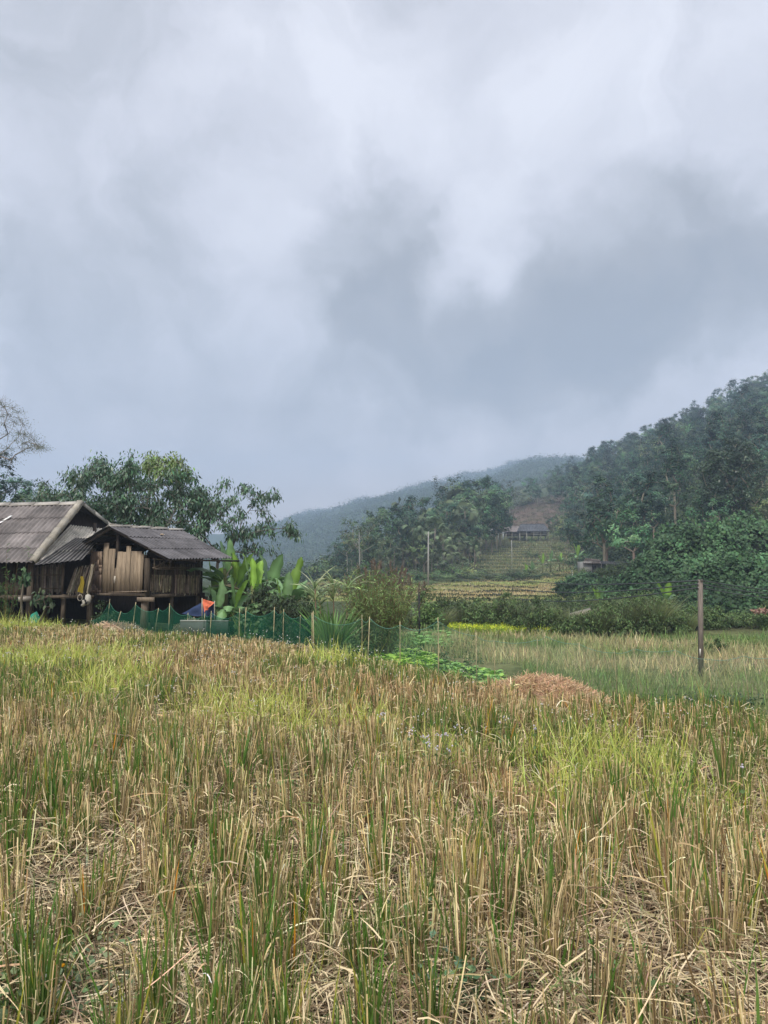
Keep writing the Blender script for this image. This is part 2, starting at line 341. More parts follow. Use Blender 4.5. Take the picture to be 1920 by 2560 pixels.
def H(x, y, detail=True):
    x = np.asarray(x, float); y = np.asarray(y, float); yy = np.maximum(y, 1.5); u = np.clip(x / yy, -1.2, 1.2); px = u * F + 960
    pi_ = np.clip(np.interp(px, PX, np.arange(len(PX))), 0, len(PX) - 1.0001); di = np.clip(np.interp(np.log(yy), np.log(DS), np.arange(len(DS))), 0, len(DS) - 1.0001)
    a = pi_.astype(int); fa = pi_ - a; fa = fa * fa * (3 - 2 * fa) * .5 + fa * .5; b = di.astype(int); fb = di - b
    z = (ZT[a, b] * (1 - fb) + ZT[a, b + 1] * fb) * (1 - fa) + (ZT[a + 1, b] * (1 - fb) + ZT[a + 1, b + 1] * fb) * fa
    E = edge_d(u); k = sstep(0, 1, (yy - E) / (np.maximum(17.0, E + 3.5) - E))
    z = z * k + (1 - k) * 0.0
    if detail:
        z = z + (fbm(x, y, .5, 3) - .5) * .10 * sstep(5, 20, yy)
        # terraces of the far paddies
        tw = sstep(2100, 1080, px) * (1 - sstep(1440, 1500, px)) * sstep(70, 76, yy) * (1 - sstep(228, 236, yy))
        tw2 = sstep(740, 800, px) * (1 - sstep(1440, 1500, px)) * sstep(70, 76, yy) * (1 - sstep(135, 145, yy))
        wig = (fbm(x, y, .03, 5) - .5)
        hs = np.where(yy < 143, .30, .78); zz = (z + wig * np.where(yy < 143, 1.7, .5)) / hs; fr = zz - np.floor(zz)
        zt = (np.floor(zz) + sstep(.72, 1.0, fr)) * hs - wig * np.where(yy < 143, 1.7, .5)
        z = z + (zt - z) * np.maximum(tw, tw2)
        z = z + (fbm(x, y, .035, 9) - .5) * 7 * sstep(180, 420, yy) * (1 - tw) + (fbm(x, y, .009, 12, 3) - .5) * 60 * sstep(650, 1500, yy)
    return z
def G(px, d, dz=0.0):
    """point on the ground at photo column px and depth d"""
    x = (px - 960) / F * d; return A(x, d, float(H(x, d)) + dz)

rows = np.concatenate([np.linspace(-5.5, 40, 240), np.geomspace(40.2, 72, 70), np.arange(72.5, 236, .5), np.geomspace(237, 2080, 240)])
cols = np.concatenate([np.linspace(-1.4, -.62, 20), np.linspace(-.60, .60, 300), np.linspace(.62, 1.4, 20)])
U_, Y_ = np.meshgrid(cols, rows); X_ = U_ * (Y_ + 6.0); Z_ = H(X_, Y_)
nr, nc = Z_.shape
pxg = X_ / np.maximum(Y_, 1.5) * F + 960
gz = np.gradient(Z_, axis=0) / np.gradient(Y_, axis=0)
def mixc(c, c2, w): return c * (1 - w[..., None]) + np.asarray(c2) * w[..., None]
Cg = np.ones(Z_.shape + (3,)) * A(.060, .046, .028)
Eg = edge_d(np.clip(pxg - 960, -1800, 1800) / F)
n1 = fbm(X_, Y_, .35, 21); n2_ = fbm(X_, Y_, .08, 31)
Cg = mixc(Cg, (.10, .115, .045), sstep(-.3, .6, Y_ - Eg) * (1 - sstep(36, 42, Y_)))
Cg = mixc(Cg, (.20, .17, .09), sstep(.3, .7, n1) * sstep(0, 1, Y_ - Eg) * (1 - sstep(30, 36, Y_)) * .5)
Cg = mixc(Cg, (.05, .065, .028), sstep(37, 44, Y_))
pad = sstep(740, 820, pxg) * (1 - sstep(1440, 1480, pxg)) * sstep(73, 77, Y_) * (1 - sstep(128, 140, Y_))
Cg = mixc(Cg, (.30, .255, .13), pad * sstep(.25, .6, n2_ + .2)); Cg = mixc(Cg, (.20, .25, .08), pad * sstep(.5, .75, n2_))
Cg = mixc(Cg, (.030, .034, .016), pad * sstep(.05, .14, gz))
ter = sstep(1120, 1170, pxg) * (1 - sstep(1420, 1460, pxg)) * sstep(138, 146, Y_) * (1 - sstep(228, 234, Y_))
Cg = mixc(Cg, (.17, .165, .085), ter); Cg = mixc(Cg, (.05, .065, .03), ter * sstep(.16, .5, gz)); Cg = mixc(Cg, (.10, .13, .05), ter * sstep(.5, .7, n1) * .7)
red = sstep(1215, 1260, pxg + (n1 - .5) * 60) * (1 - sstep(1400, 1440, pxg + (n1 - .5) * 60)) * sstep(232, 240, Y_) * (1 - sstep(300, 330, Y_ + (n1 - .5) * 40))
Cg = mixc(Cg, (.125, .090, .068), red); Cg = mixc(Cg, (.07, .065, .035), red * sstep(.5, .65, n1))
Cg = mixc(Cg, (.11, .13, .06), sstep(1150, 1260, pxg) * (1 - sstep(1480, 1560, pxg)) * sstep(430, 480, Y_) * (1 - sstep(600, 640, Y_)))
Cg = mixc(Cg, (.04, .06, .03), sstep(640, 700, Y_))
iq = (np.arange(nr - 1)[:, None] * nc + np.arange(nc - 1)[None]); quads = np.stack([iq, iq + 1, iq + nc + 1, iq + nc], -1).reshape(-1, 4)
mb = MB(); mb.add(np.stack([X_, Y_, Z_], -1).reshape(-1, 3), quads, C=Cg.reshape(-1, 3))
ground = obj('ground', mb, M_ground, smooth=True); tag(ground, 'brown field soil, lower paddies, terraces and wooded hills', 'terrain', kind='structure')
# ---------------------------------------------------------------- buildings
WOODC = A(.17, .135, .10); DARKW = A(.055, .045, .038); ROOFC = A(.115, .105, .10); CAPC = A(.33, .30, .25)
def corrugated(mb, TL, TR, BL, BR, pitch=.177, amp=.026, nrow=4, base=ROOFC, seed=0, lift=.03, lowc=None):
    TL, TR, BL, BR = [np.asarray(p, float) for p in (TL, TR, BL, BR)]
    w = max(np.linalg.norm(TR - TL), np.linalg.norm(BR - BL)); nw = w / pitch; ns = int(nw * 8) + 2
    nv = nrm(np.cross(TR - TL, BL - TL)); nv = nv if nv[2] > 0 else -nv
    s = np.linspace(0, 1, ns); wave = np.sin(s * nw * 2 * pi) * amp
    for r in range(nrow):
        t = np.linspace(r / nrow, min((r + 1.0) / nrow + .035, 1.0 if r == nrow - 1 else 2), 5)
        S, T = np.meshgrid(s, t)
        colm = np.floor(S * w / .92).astype(int)
        jit = np.random.default_rng(seed * 50 + r).normal(0, 1, 200)
        T2 = T + np.where(np.abs(T - t[-1]) < 1e-9, jit[colm % 200] * .004, 0)
        P = (TL * (1 - S)[..., None] + TR * S[..., None]) * (1 - T2)[..., None] + (BL * (1 - S)[..., None] + BR * S[..., None]) * T2[..., None]
        lf = (T - t[0]) / (t[-1] - t[0]) * lift
        P = P + nv * (wave[None] + lf + jit[(colm + 90) % 200] * .003)[..., None]
        c = np.ones(S.shape + (3,)) * np.asarray(base if lowc is None or r < nrow * .5 else lowc)
        c = c * (1 + .14 * jit[(colm + 40) % 200])[..., None]
        n_ = fbm(S * w * 6, T * 6, .8, seed, 4); c = c * (.7 + .6 * n_)[..., None]
        c = c * (1 - .22 * (np.cos(S * nw * 2 * pi + pi / 2) * .5 + .5)[..., None] * .6)   # darker along the valleys
        k, m = S.shape; iq = (np.arange(k - 1)[:, None] * m + np.arange(m - 1)[None]); q = np.stack([iq, iq + 1, iq + m + 1, iq + m], -1).reshape(-1, 4)
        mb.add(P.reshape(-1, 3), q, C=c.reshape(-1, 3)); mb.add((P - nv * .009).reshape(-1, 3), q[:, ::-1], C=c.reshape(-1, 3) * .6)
def caps(mb, p0, p1, n, wa, wb, C=CAPC, th=.02, seg=.62):
    """overlapping angled cap pieces from p0 to p1: wings along wa and wb"""
    p0 = np.asarray(p0, float); p1 = np.asarray(p1, float); ln = np.linalg.norm(p1 - p0); k = max(2, int(round(ln / seg))); d = (p1 - p0) / ln
    for i in range(k):
        a = p0 + d * ln * i / k; b = p0 + d * min(ln * (i + 1.08) / k, ln)
        off0 = n * .015; off1 = n * .05
        c = np.asarray(C) * R(.85, 1.12)
        for wv_ in (wa, wb):
            wv_ = np.asarray(wv_, float)
            quadslab(mb, [a + off0, b + off1, b + off1 + wv_, a + off0 + wv_], th, c)

def reeds(mb, bl, br, tl, tr, n, r=.011, C=(.17, .14, .10), lean=.03, ragged=.12, out=(0, -.02, 0), raggedb=.1, sides=3):
    s = np.sort(R(0, 1, n)); bl, br, tl, tr = [np.asarray(p, float) for p in (bl, br, tl, tr)]
    p0 = bl * (1 - s)[:, None] + br * s[:, None]; s2 = np.clip(s + rng.normal(0, lean, n), 0, 1); p1 = tl * (1 - s2)[:, None] + tr * s2[:, None]
    d = p1 - p0; p1 = p1 - d * (R(0, 1, n) ** 2 * ragged)[:, None]; p0 = p0 + d * (R(-.3, 1, n) * raggedb)[:, None]
    o = np.asarray(out) * R(-.5, 1.5, n)[:, None]
    sticks(mb, p0 + o, p1 + o, R(.6, 1.3, n) * r, tint(C, n, .35, .06), sides=sides)

# ---- the big farmhouse
Bp = W(203, 1256, 27.0); Ap = W(80, 1407, 24.2); rd = A(-.985, .17, 0); gx = A(.17, .985, 0)
house = thing('stilt_farmhouse', 'large timber farmhouse on stilts with grey corrugated roof, cut off by the left edge', 'house', (Ap[0] - 2, 26, 0))
LEN = 9.0; Cp = W(306, 1320, 29.6)
mb = MB(); corrugated(mb, Bp + rd * LEN, Bp, Ap + rd * LEN, Ap, nrow=4, seed=1, base=A(.150, .135, .128))
roof = obj('roof', mb, M_roof, house)
mb = MB(); corrugated(mb, Bp + rd * LEN, Bp, Cp + rd * LEN + A(0, 1.2, -.5), Cp + A(.05, 1.2, -.5), nrow=4, seed=2); obj('roof', mb, M_roof, house)
mb = MB(); up_ = A(0, 0, 1)
caps(mb, Bp + rd * LEN, Bp + A(.08, 0, 0), A(0, 0, 1) * .8, A(0, -.19, -.13), A(0, .19, -.05), C=(.30, .28, .25), seg=1.0)
o = obj('ridge_cap', mb, M_roof, roof)
mb = MB(); dn = nrm(Ap - Bp); nf = nrm(np.cross(rd, Ap - Bp)); nf = nf if nf[2] > 0 else -nf
caps(mb, Ap - dn * .05 + nf * .05 - rd * .05, Bp + nf * .05 - rd * .05, nf, rd * .17, -nf * .16 - rd * .02, seg=.62, C=A(.31, .285, .235))
fl = np.linalg.norm(Ap - Bp)
o = obj('verge_cap', mb, M_roof, roof)
mb = MB(); nf2 = A(-.3, -.3, 1); nf2 = nrm(nf2)
caps(mb, Cp + A(.04, 1.0, -.45), Bp + A(.03, 0, .02), nf2, -rd * .02 - A(0, 0, .14), rd * .2, C=(.26, .25, .22), seg=.9)
o = obj('verge_cap', mb, M_roof, roof)
for c_ in house.children: pass
mb = MB()  # translucent patches on the slope
for (a_, b_) in (((10, 1304), (30, 1292)), ((-6, 1313), (8, 1306))):
    def onroof(px, py):
        r = raydir(px, py); n = nf; t = np.dot(Bp - A(0, 0, CAMZ), n) / np.dot(r, n); return A(0, 0, CAMZ) + r * t + n * .045
    p0, p1 = onroof(*a_), onroof(*b_); quadslab(mb, [p0 + rd * .045, p1 + rd * .045, p1 - rd * .045, p0 - rd * .045], .01, (.75, .75, .72))
obj('roof_patch', mb, M_plain, house)
# end slope under the small gable: pale sheets, then darker ones below
mb = MB(); corrugated(mb, W(176, 1312, 27.0), W(262, 1322, 28.2), W(88, 1404, 24.35), W(236, 1385, 25.9), pitch=.15, nrow=2, base=A(.58, .54, .46), seed=3, amp=.02)
obj('gable_roof', mb, M_roof, house)
mb = MB(); corrugated(mb, W(188, 1344, 25.4), W(250, 1346, 26.0), W(84, 1415, 23.75), W(204, 1402, 24.6), pitch=.16, nrow=2, base=A(.13, .125, .12), seed=4, amp=.03, lift=.06)
obj('skirt_roof', mb, M_roof, house)
mb = MB(); quadslab(mb, [W(196, 1262, 27.9), W(286, 1322, 29.2), W(286, 1402, 29.2), W(120, 1402, 26.6)], .04, DARKW * .8)  # dark sheet filling the open gable, standing for the shade inside
beam(mb, W(237, 1308, 27.6), W(237, 1338, 27.6), .10, .10, DARKW, (0, 1, 0)); beam(mb, W(196, 1340, 26.9), W(300, 1345, 29.0), .10, .14, DARKW)
obj('gable_shade_and_beams', mb, M_wood, house)
# walls, floor, posts
zf = .93; ze = 2.02
def base_pt(px, d, z): p = W(px, 1430, d); p[2] = z; return p
mb = MB()
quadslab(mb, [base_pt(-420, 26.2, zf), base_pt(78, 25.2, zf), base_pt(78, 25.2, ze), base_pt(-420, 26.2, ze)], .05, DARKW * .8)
quadslab(mb, [base_pt(78, 25.35, zf), base_pt(236, 26.3, zf), base_pt(236, 26.3, ze + .4), base_pt(78, 25.35, ze)], .05, DARKW * .7)  # dark backing added behind the reeds so the inside looks unlit
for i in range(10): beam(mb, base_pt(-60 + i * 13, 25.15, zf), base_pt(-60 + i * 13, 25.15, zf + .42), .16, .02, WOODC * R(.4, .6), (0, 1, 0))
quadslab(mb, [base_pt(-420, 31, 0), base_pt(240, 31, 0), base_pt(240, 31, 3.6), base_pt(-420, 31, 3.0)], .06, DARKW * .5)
quadslab(mb, [base_pt(-420, 29.9, -.2), base_pt(520, 29.4, -.3), base_pt(520, 29.4, .95), base_pt(-420, 29.9, 1)], .06, DARKW * .5)  # dark skirt added at the back, standing for deep shade under the floor
obj('timber_wall_and_shade_panel', mb, M_wood, house)
mb = MB(); reeds(mb, base_pt(84, 25.0, zf + .02), base_pt(156, 25.4, zf + .02), base_pt(84, 25.0, ze - .15), base_pt(156, 25.4, ze), 95, .013, C=(.155, .135, .11))
for z_ in (1.15, 1.6): beam(mb, base_pt(84, 24.95, z_), base_pt(156, 25.35, z_), .02, .03, WOODC * .7)
obj('reed_wall', mb, M_reed, house)
mb = MB(); reeds(mb, base_pt(166, 25.0, zf), base_pt(226, 25.1, zf), base_pt(190, 25.2, zf + .95), base_pt(236, 25.2, 1.98), 75, .014, C=(.20, .17, .13), lean=.08, ragged=.35)
reeds(mb, base_pt(200, 24.9, zf), base_pt(222, 24.9, zf), base_pt(222, 25.0, 1.95), base_pt(236, 25.0, 1.98), 14, .016, C=(.27, .23, .17), lean=.1, ragged=.2)
obj('reed_wall', mb, M_reed, house)
mb = MB(); quadslab(mb, [base_pt(-420, 25.0, zf), base_pt(240, 25.2, zf), base_pt(240, 30, zf), base_pt(-420, 30, zf)], .06, DARKW)
beam(mb, base_pt(-420, 24.9, zf - .08), base_pt(78, 24.85, zf - .08), .1, .16, WOODC * .75); beam(mb, base_pt(78, 24.9, zf - .06), base_pt(236, 25.1, zf - .06), .08, .10, WOODC * .6)
obj('floor', mb, M_wood, house)
for (px, d, z0, z1, w) in ((77, 24.8, -.1, 2.0, .17), (161, 25.2, -.1, .95, .12), (157, 25.3, .9, 2.0, .08), (-60, 24.9, -.1, 2.0, .17), (20, 28, -.1, 1, .14), (120, 28, -.1, 1, .14), (-200, 24.9, -.1, 2, .17)):
    mb = MB(); beam(mb, base_pt(px, d, z0), base_pt(px, d, z1) + A(.02, 0, 0), w, w, WOODC * .55, (0, 1, 0)); obj('post', mb, M_wood, house)
mb = MB(); tube(mb, [base_pt(48, 24.5, .80), base_pt(80, 24.7, .82)], .085, (.30, .27, .23), 14); tube(mb, [base_pt(47.5, 24.48, .80), base_pt(49, 24.5, .80)], .062, (.02, .02, .02), 12)
tag(obj('clay_pipe', mb, M_plain), 'pale hollow pipe lying under the farmhouse floor beam', 'pipe')

# ---- the small hut joined to it
R0 = W(270, 1314, 24.5); R1 = W(456, 1325, 27.07); E0 = W(425, 1400, 22.76); E1 = W(582, 1397, 25.1); L0 = W(170, 1377, 25.8); r2 = A(.563, .827, 0); g2 = A(.827, -.563, 0)
hut = thing('stilt_hut', 'small stilt hut with pale plank front and reed sides in front of the larger farmhouse', 'hut', (-7.6, 25.4, 0))
mb = MB(); corrugated(mb, R0, R1, E0, E1, pitch=.15, nrow=3, seed=5, base=A(.092, .088, .092), amp=.024)
hroof = obj('roof', mb, M_roof, hut)
mb = MB(); corrugated(mb, R0, R1, L0, L0 + (R1 - R0), pitch=.15, nrow=3, seed=6, base=A(.10, .10, .10), amp=.024); obj('roof', mb, M_roof, hut)
mb = MB(); caps(mb, R0, R1, A(0, 0, 1) * .9, g2 * .13 - A(0, 0, .05), -g2 * .13 - A(0, 0, .05), C=(.32, .30, .27), seg=.8)
for i in range(4): p = R0 + (R1 - R0) * (.02 + .2 * i) + A(0, 0, .05); beam(mb, p, p + (R1 - R0) * .15, .10, .03, A(.42, .39, .34) * R(.7, 1.1))
o = obj('ridge_cap', mb, M_roof, hroof)
mb = MB(); pt = onp = (R0 * .45 + R1 * .55) * .62 + (E0 * .45 + E1 * .55) * .38 + A(0, 0, .05); blobmesh(mb, W(405, 1336, 25.2), (.07, .07, .02), (.55, .42, .28), 8)
o = obj('dry_leaf', mb, M_plain); tag(o, 'small pale fallen leaf lying on the hut roof', 'leaf')
mb = MB()
for k in (.04, .35, .68):   # rafters and purlins under the sheets
    for (a_, b_) in ((R0, E0), (R0, L0)):
        o_ = (R1 - R0) * k + A(0, 0, -.07); beam(mb, a_ + o_, b_ + o_ + (a_ - b_) * .03, .06, .08, DARKW)
for k in (.3, .65, .95):
    for b_ in (E0, L0): s_ = R0 * (1 - k) + b_ * k + A(0, 0, -.05); beam(mb, s_ + (R1 - R0) * .02, s_ + (R1 - R0) * .98, .06, .06, DARKW)
obj('rafter', mb, M_wood, hut)
def hw(q, t, z):   # hut frame: q along gable wall, t back along the ridge, z height
    p = A(R0[0], R0[1], 0) + g2 * q + r2 * (t + .5); return A(p[0], p[1], z)
qL, qR, TB = -1.565, 1.41, 2.35; hz0 = .99
def q_of(px):      # wall coordinate seen at a photo column
    u = (px - 960) / F; a = R0[0] + r2[0] * .5; b = R0[1] + r2[1] * .5; return (u * b - a) / (g2[0] - u * g2[1])
def zq(px, py): q = q_of(px); d = hw(q, 0, 0)[1]; return W(px, py, d)[2]
gn = A(-.563, -.827, 0)
def board(mb, x0, x1, y0, y1, C, proud=0, xt0=None, xt1=None):
    xt0 = x0 if xt0 is None else xt0; xt1 = x1 if xt1 is None else xt1
    P = [hw(q_of(x0), 0, zq(x0, y1)), hw(q_of(x1), 0, zq(x1, y1)), hw(q_of(xt1), 0, zq(xt1, y0)), hw(q_of(xt0), 0, zq(xt0, y0))]
    quadslab(mb, [p + gn * (.03 + proud) for p in P][::-1], .025, np.asarray(C) * R(.85, 1.12))
BC = A(.30, .235, .165)
mb = MB()
for (x0, x1, y0, y1, pr, xt0, xt1, c) in ((261, 268, 1376, 1482, 0, 263, 265, .5), (260, 273, 1357, 1482, .014, 265, 276.5, .72), (272, 281, 1372, 1482, .004, 277.5, 283, .9), (280.5, 289, 1372, 1483, .012, 283.5, 293, .8),
        (293, 305.5, 1379, 1483, .01, 299, 311, .92), (305, 318, 1380, 1483, .002, 310, 322, 1.02), (317, 328.5, 1365, 1483, .016, 321.5, 332, .90), (328.5, 339, 1378, 1483, .006, 333, 341, .75), (338, 349, 1378, 1483, .012, 340, 350, .98), (348, 357, 1378, 1483, .004, 348.5, 358.5, 1.04), (356, 361.5, 1384, 1483, .01, 358, 364, .6)):
    board(mb, x0, x1, y0, y1, BC * c, pr, xt0, xt1)
board(mb, 290, 295, 1420, 1478, (.18, .14, .10), -.012)
for x_ in (291.3, 293.6): board(mb, x_ - .5, x_ + .5, 1440, 1458, (.6, .56, .48), -.004)
obj('plank_wall', mb, M_wood, hut)
mb = MB()
for (x0, x1) in ((231.5, 238), (238.5, 243), (243.5, 247), (247.5, 252), (252.5, 259)):
    ys = [1378] + sorted(R(1395, 1475, 4)) + [1482]
    for a_, b_ in zip(ys[:-1], ys[1:]):
        board(mb, x0, x1, a_ + .5, b_ - .3, A(.25, .185, .135), R(0, .006))
        board(mb, x0, x1, b_ - .8, b_ + .3, A(.12, .085, .06), .008)
obj('bamboo_panel', mb, M_wood, hut)
mb = MB()   # dark lining added behind everything for the unlit inside, back wall, floor
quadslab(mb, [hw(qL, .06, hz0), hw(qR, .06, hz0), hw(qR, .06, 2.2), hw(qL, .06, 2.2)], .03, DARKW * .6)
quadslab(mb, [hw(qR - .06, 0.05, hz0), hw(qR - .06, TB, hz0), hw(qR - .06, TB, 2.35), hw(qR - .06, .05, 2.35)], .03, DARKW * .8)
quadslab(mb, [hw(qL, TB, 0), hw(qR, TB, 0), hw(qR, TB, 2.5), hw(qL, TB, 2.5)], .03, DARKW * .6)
quadslab(mb, [hw(qL - .1, 2.2, -.1), hw(qR + .3, 2.2, -.2), hw(qR + .3, 2.2, hz0), hw(qL - .1, 2.2, hz0)], .03, DARKW * .5)  # skirt added below the hut floor to make the space there dark
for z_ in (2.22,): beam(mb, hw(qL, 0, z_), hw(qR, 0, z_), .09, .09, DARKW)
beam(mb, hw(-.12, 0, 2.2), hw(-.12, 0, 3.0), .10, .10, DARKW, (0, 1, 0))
obj('shade_lining_and_frame', mb, M_wood, hut)
mb = MB(); quadslab(mb, [hw(qL, -.05, hz0), hw(qR, -.05, hz0), hw(qR, TB, hz0), hw(qL, TB, hz0)], .05, DARKW)
beam(mb, hw(qL - .6, -.10, hz0 - .06), hw(qR + .05, -.10, hz0 - .02), .07, .08, WOODC * .8); beam(mb, hw(qR + .05, -.1, hz0 - .07), hw(qR + .05, TB, hz0 - .07), .07, .11, WOODC * .55)
beam(mb, hw(qR - 1.7, -.2, hz0 + .03), hw(qR + .3, -.22, hz0 + .10), .03, .03, WOODC * 1.3); beam(mb, hw(qR - .15, -.22, hz0 - .17), hw(qR + .6, -.16, hz0 - .16), .05, .14, WOODC * 1.1)
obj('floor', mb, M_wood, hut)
for (q, t, z0, z1, w, c, lean) in ((qR + .02, -.03, -.25, hz0 - .1, .20, .75, -.06), (qR + .05, 0, .9, 2.15, .17, .4, 0), (qL - .03, 0, -.15, hz0 - .1, .17, .9, .04), (qL, 0, .95, 2.25, .10, .5, 0),
                               (qR, 1.05, -.3, 2.2, .10, .45, 0), (qR, 2.2, -.3, 2.2, .13, .5, 0), (qL, 2.0, -.2, 2.2, .12, .4, 0), (0, 1.4, -.2, 1, .12, .5, 0)):
    mb = MB(); beam(mb, hw(q + lean, t, z0), hw(q, t, z1), w, w, WOODC * c, (0, 1, 0)); obj('post', mb, M_wood, hut)
for (t0, t1) in ((.08, .98), (1.12, 2.14)):
    mb = MB(); reeds(mb, hw(qR + .01, t0, hz0 - .03), hw(qR + .01, t1, hz0 - .03), hw(qR + .01, t0, 1.98), hw(qR + .01, t1, 1.98), 120, .012, C=(.115, .10, .08), out=g2 * .02)
    reeds(mb, hw(qR + .05, t0, hz0 + .05 - (t0 > 1) * .12), hw(qR + .05, t1, hz0 + .05 - (t0 > 1) * .12), hw(qR + .05, t0, 1.62), hw(qR + .05, t1, 1.6), 105, .014, C=(.235, .195, .14), out=g2 * .025, lean=.04, ragged=.3, raggedb=.16)
    obj('reed_wall', mb, M_reed, hut)
mb = MB()   # rack of sticks under the eave
for (t0, t1, z0, z1, s) in ((.05, 1.5, 1.86, 1.85, .30), (.05, 1.7, 1.80, 1.80, .34), (0, .75, 2.12, 2.1, .30), (.0, .6, 1.82, 2.1, .32), (.05, .65, 1.84, 1.84, .22)):
    beam(mb, hw(qR + s, t0, z0), hw(qR + s, t1, z1), .04, .035, WOODC * R(.6, 1.0))
for t_ in (.05, .66, .68): beam(mb, hw(qR + .31, t_, 1.78), hw(qR + .31, t_, 2.14), .035, .05, WOODC * .8, (0, 1, 0))
for t_ in (.3, .45): beam(mb, hw(qR + .3, t_, 1.86), hw(qR + .33, t_ - .05, 2.06), .02, .02, WOODC * 1.2, (0, 1, 0))
obj('eave_rack', mb, M_wood, hut)
# things hung on or lying at the houses
mb = MB(); p = base_pt(204, 24.75, 0)
S_, T_ = np.meshgrid(np.linspace(0, 1, 7), np.linspace(0, 1, 9)); V = np.stack([p[0] + (S_ - .5) * (.10 + .10 * T_) + .03 * np.sin(T_ * 5), p[1] + .03 * np.cos(S_ * 14) , 1.56 - T_ * .52 - .04 * (S_ > .5) * T_], -1)
iq = (np.arange(8)[:, None] * 7 + np.arange(6)[None]); mb.add(V.reshape(-1, 3), np.stack([iq, iq + 1, iq + 8, iq + 7], -1).reshape(-1, 4), C=(.30, .23, .03))
mb.add(V.reshape(-1, 3) + A(0, .012, 0), np.stack([iq, iq + 7, iq + 8, iq + 1], -1).reshape(-1, 4), C=(.26, .20, .03))
tag(obj('yellow_cloth', mb, M_cloth, smooth=True), 'crumpled yellow cloth hung on the slanting reed wall', 'cloth')
# pale slab with holes, hung under the floor on a loop
mb = MB(); outl = [(203, 1533), (201, 1520), (205, 1510), (204, 1501), (209, 1497), (213, 1488), (222, 1485), (227, 1492), (226.5, 1503), (220, 1512), (212, 1515), (206, 1517)]
out2 = [(214, 1487), (221, 1485.5), (226.5, 1489), (227.5, 1497), (225, 1506), (219, 1512), (212, 1514), (206.5, 1517), (202, 1515), (203, 1511), (207, 1508), (204.5, 1503), (206, 1499.5), (212, 1500)]
cx_, cy_2 = 216, 1502; fr_ = np.array([W(x, y, 24.25) for x, y in out2]); bk_ = fr_ + A(0, .05, 0); ce = W(cx_, cy_2, 24.20); k = len(out2)
mb.add(np.concatenate([fr_, bk_, [ce], [ce + A(0, .09, 0)]]), Q=[[i, (i + 1) % k, (i + 1) % k + k, i + k] for i in range(k)], T=[[2 * k, (i + 1) % k, i] for i in range(k)] + [[2 * k + 1, i + k, (i + 1) % k + k] for i in range(k)], C=(.36, .34, .29))
skull = thing('animal_skull', 'pale bony slab with dark holes hanging under the hut floor', 'skull', W(214, 1502, 24.25)); obj('bone', mb, M_plain, skull)
mb = MB()
for (x, y, r) in ((213, 1501.5, .024), (209.5, 1496, .014), (215, 1508, .030), (219.5, 1505, .016)): blobmesh(mb, W(x, y, 24.19), (r * 1.3, .02, r * 1.6), (.01, .01, .01), 10, .05)
obj('eye_socket', mb, M_plain, skull)
mb = MB(); th_ = np.linspace(0, 2 * pi, 20); c_ = W(200, 1494, 24.25); tube(mb, [c_ + A(cos(t) * .075, 0, sin(t) * .10) for t in th_], .012, (.30, .27, .22), 6)
tag(obj('rope_loop', mb, M_plain), 'loop of pale rope hanging beside the bony slab', 'rope')
# tarpaulin: blue sheet with an orange corner
def sheet(name, mat, P, C, nx=14, ny=12, rip=.04, parent=None, seed=1):
    P = [np.asarray(p, float) for p in P]; S, T = np.meshgrid(np.linspace(0, 1, nx), np.linspace(0, 1, ny))
    V = (P[0] * (1 - S)[..., None] + P[1] * S[..., None]) * (1 - T)[..., None] + (P[3] * (1 - S)[..., None] + P[2] * S[..., None]) * T[..., None]
    n = nrm(np.cross(P[1] - P[0], P[3] - P[0])); V = V + n * ((np.sin(S * 9 + T * 4 + seed) + .7 * np.sin(T * 11 - S * 5)) * rip * np.sin(pi * np.clip(S, .05, .95)))[..., None]
    iq = (np.arange(ny - 1)[:, None] * nx + np.arange(nx - 1)[None]); q = np.stack([iq, iq + 1, iq + nx + 1, iq + nx], -1).reshape(-1, 4)
    mb = MB(); cc = np.broadcast_to(C, (nx * ny, 3)) * (1 + .25 * (fbm(S, T, 5, seed) - .5)).reshape(-1, 1); mb.add(V.reshape(-1, 3), q, C=cc); mb.add(V.reshape(-1, 3) - n * .004, q[:, ::-1], C=cc)
    return obj(name, mb, mat, parent, smooth=True)
tarp = thing('tarpaulin', 'dark blue tarpaulin sheet with an orange corner tied to stakes behind the net', 'tarpaulin', G(512, 22.6))
sheet('blue_sheet', M_cloth, [W(505, 1505, 22.8), W(536, 1503, 22.3), W(534, 1545, 22.2), W(455, 1535, 23.2)], (.035, .055, .12), parent=tarp)
sheet('orange_sheet', M_cloth, [W(505, 1497, 22.35), W(537, 1506, 22.2), W(522, 1519, 22.1), W(511, 1531, 22.15)], (.62, .17, .09), parent=tarp, seed=4)
mb = MB(); sticks(mb, W(505.5, 1560, 22.3), W(505.5, 1495, 22.3), .018, (.32, .28, .2)); obj('stake', mb, M_wood, tarp)
mb = MB(); sticks(mb, W(536.5, 1560, 22.2), W(536.5, 1502, 22.2), .015, (.3, .28, .22)); obj('stake', mb, M_wood, tarp)
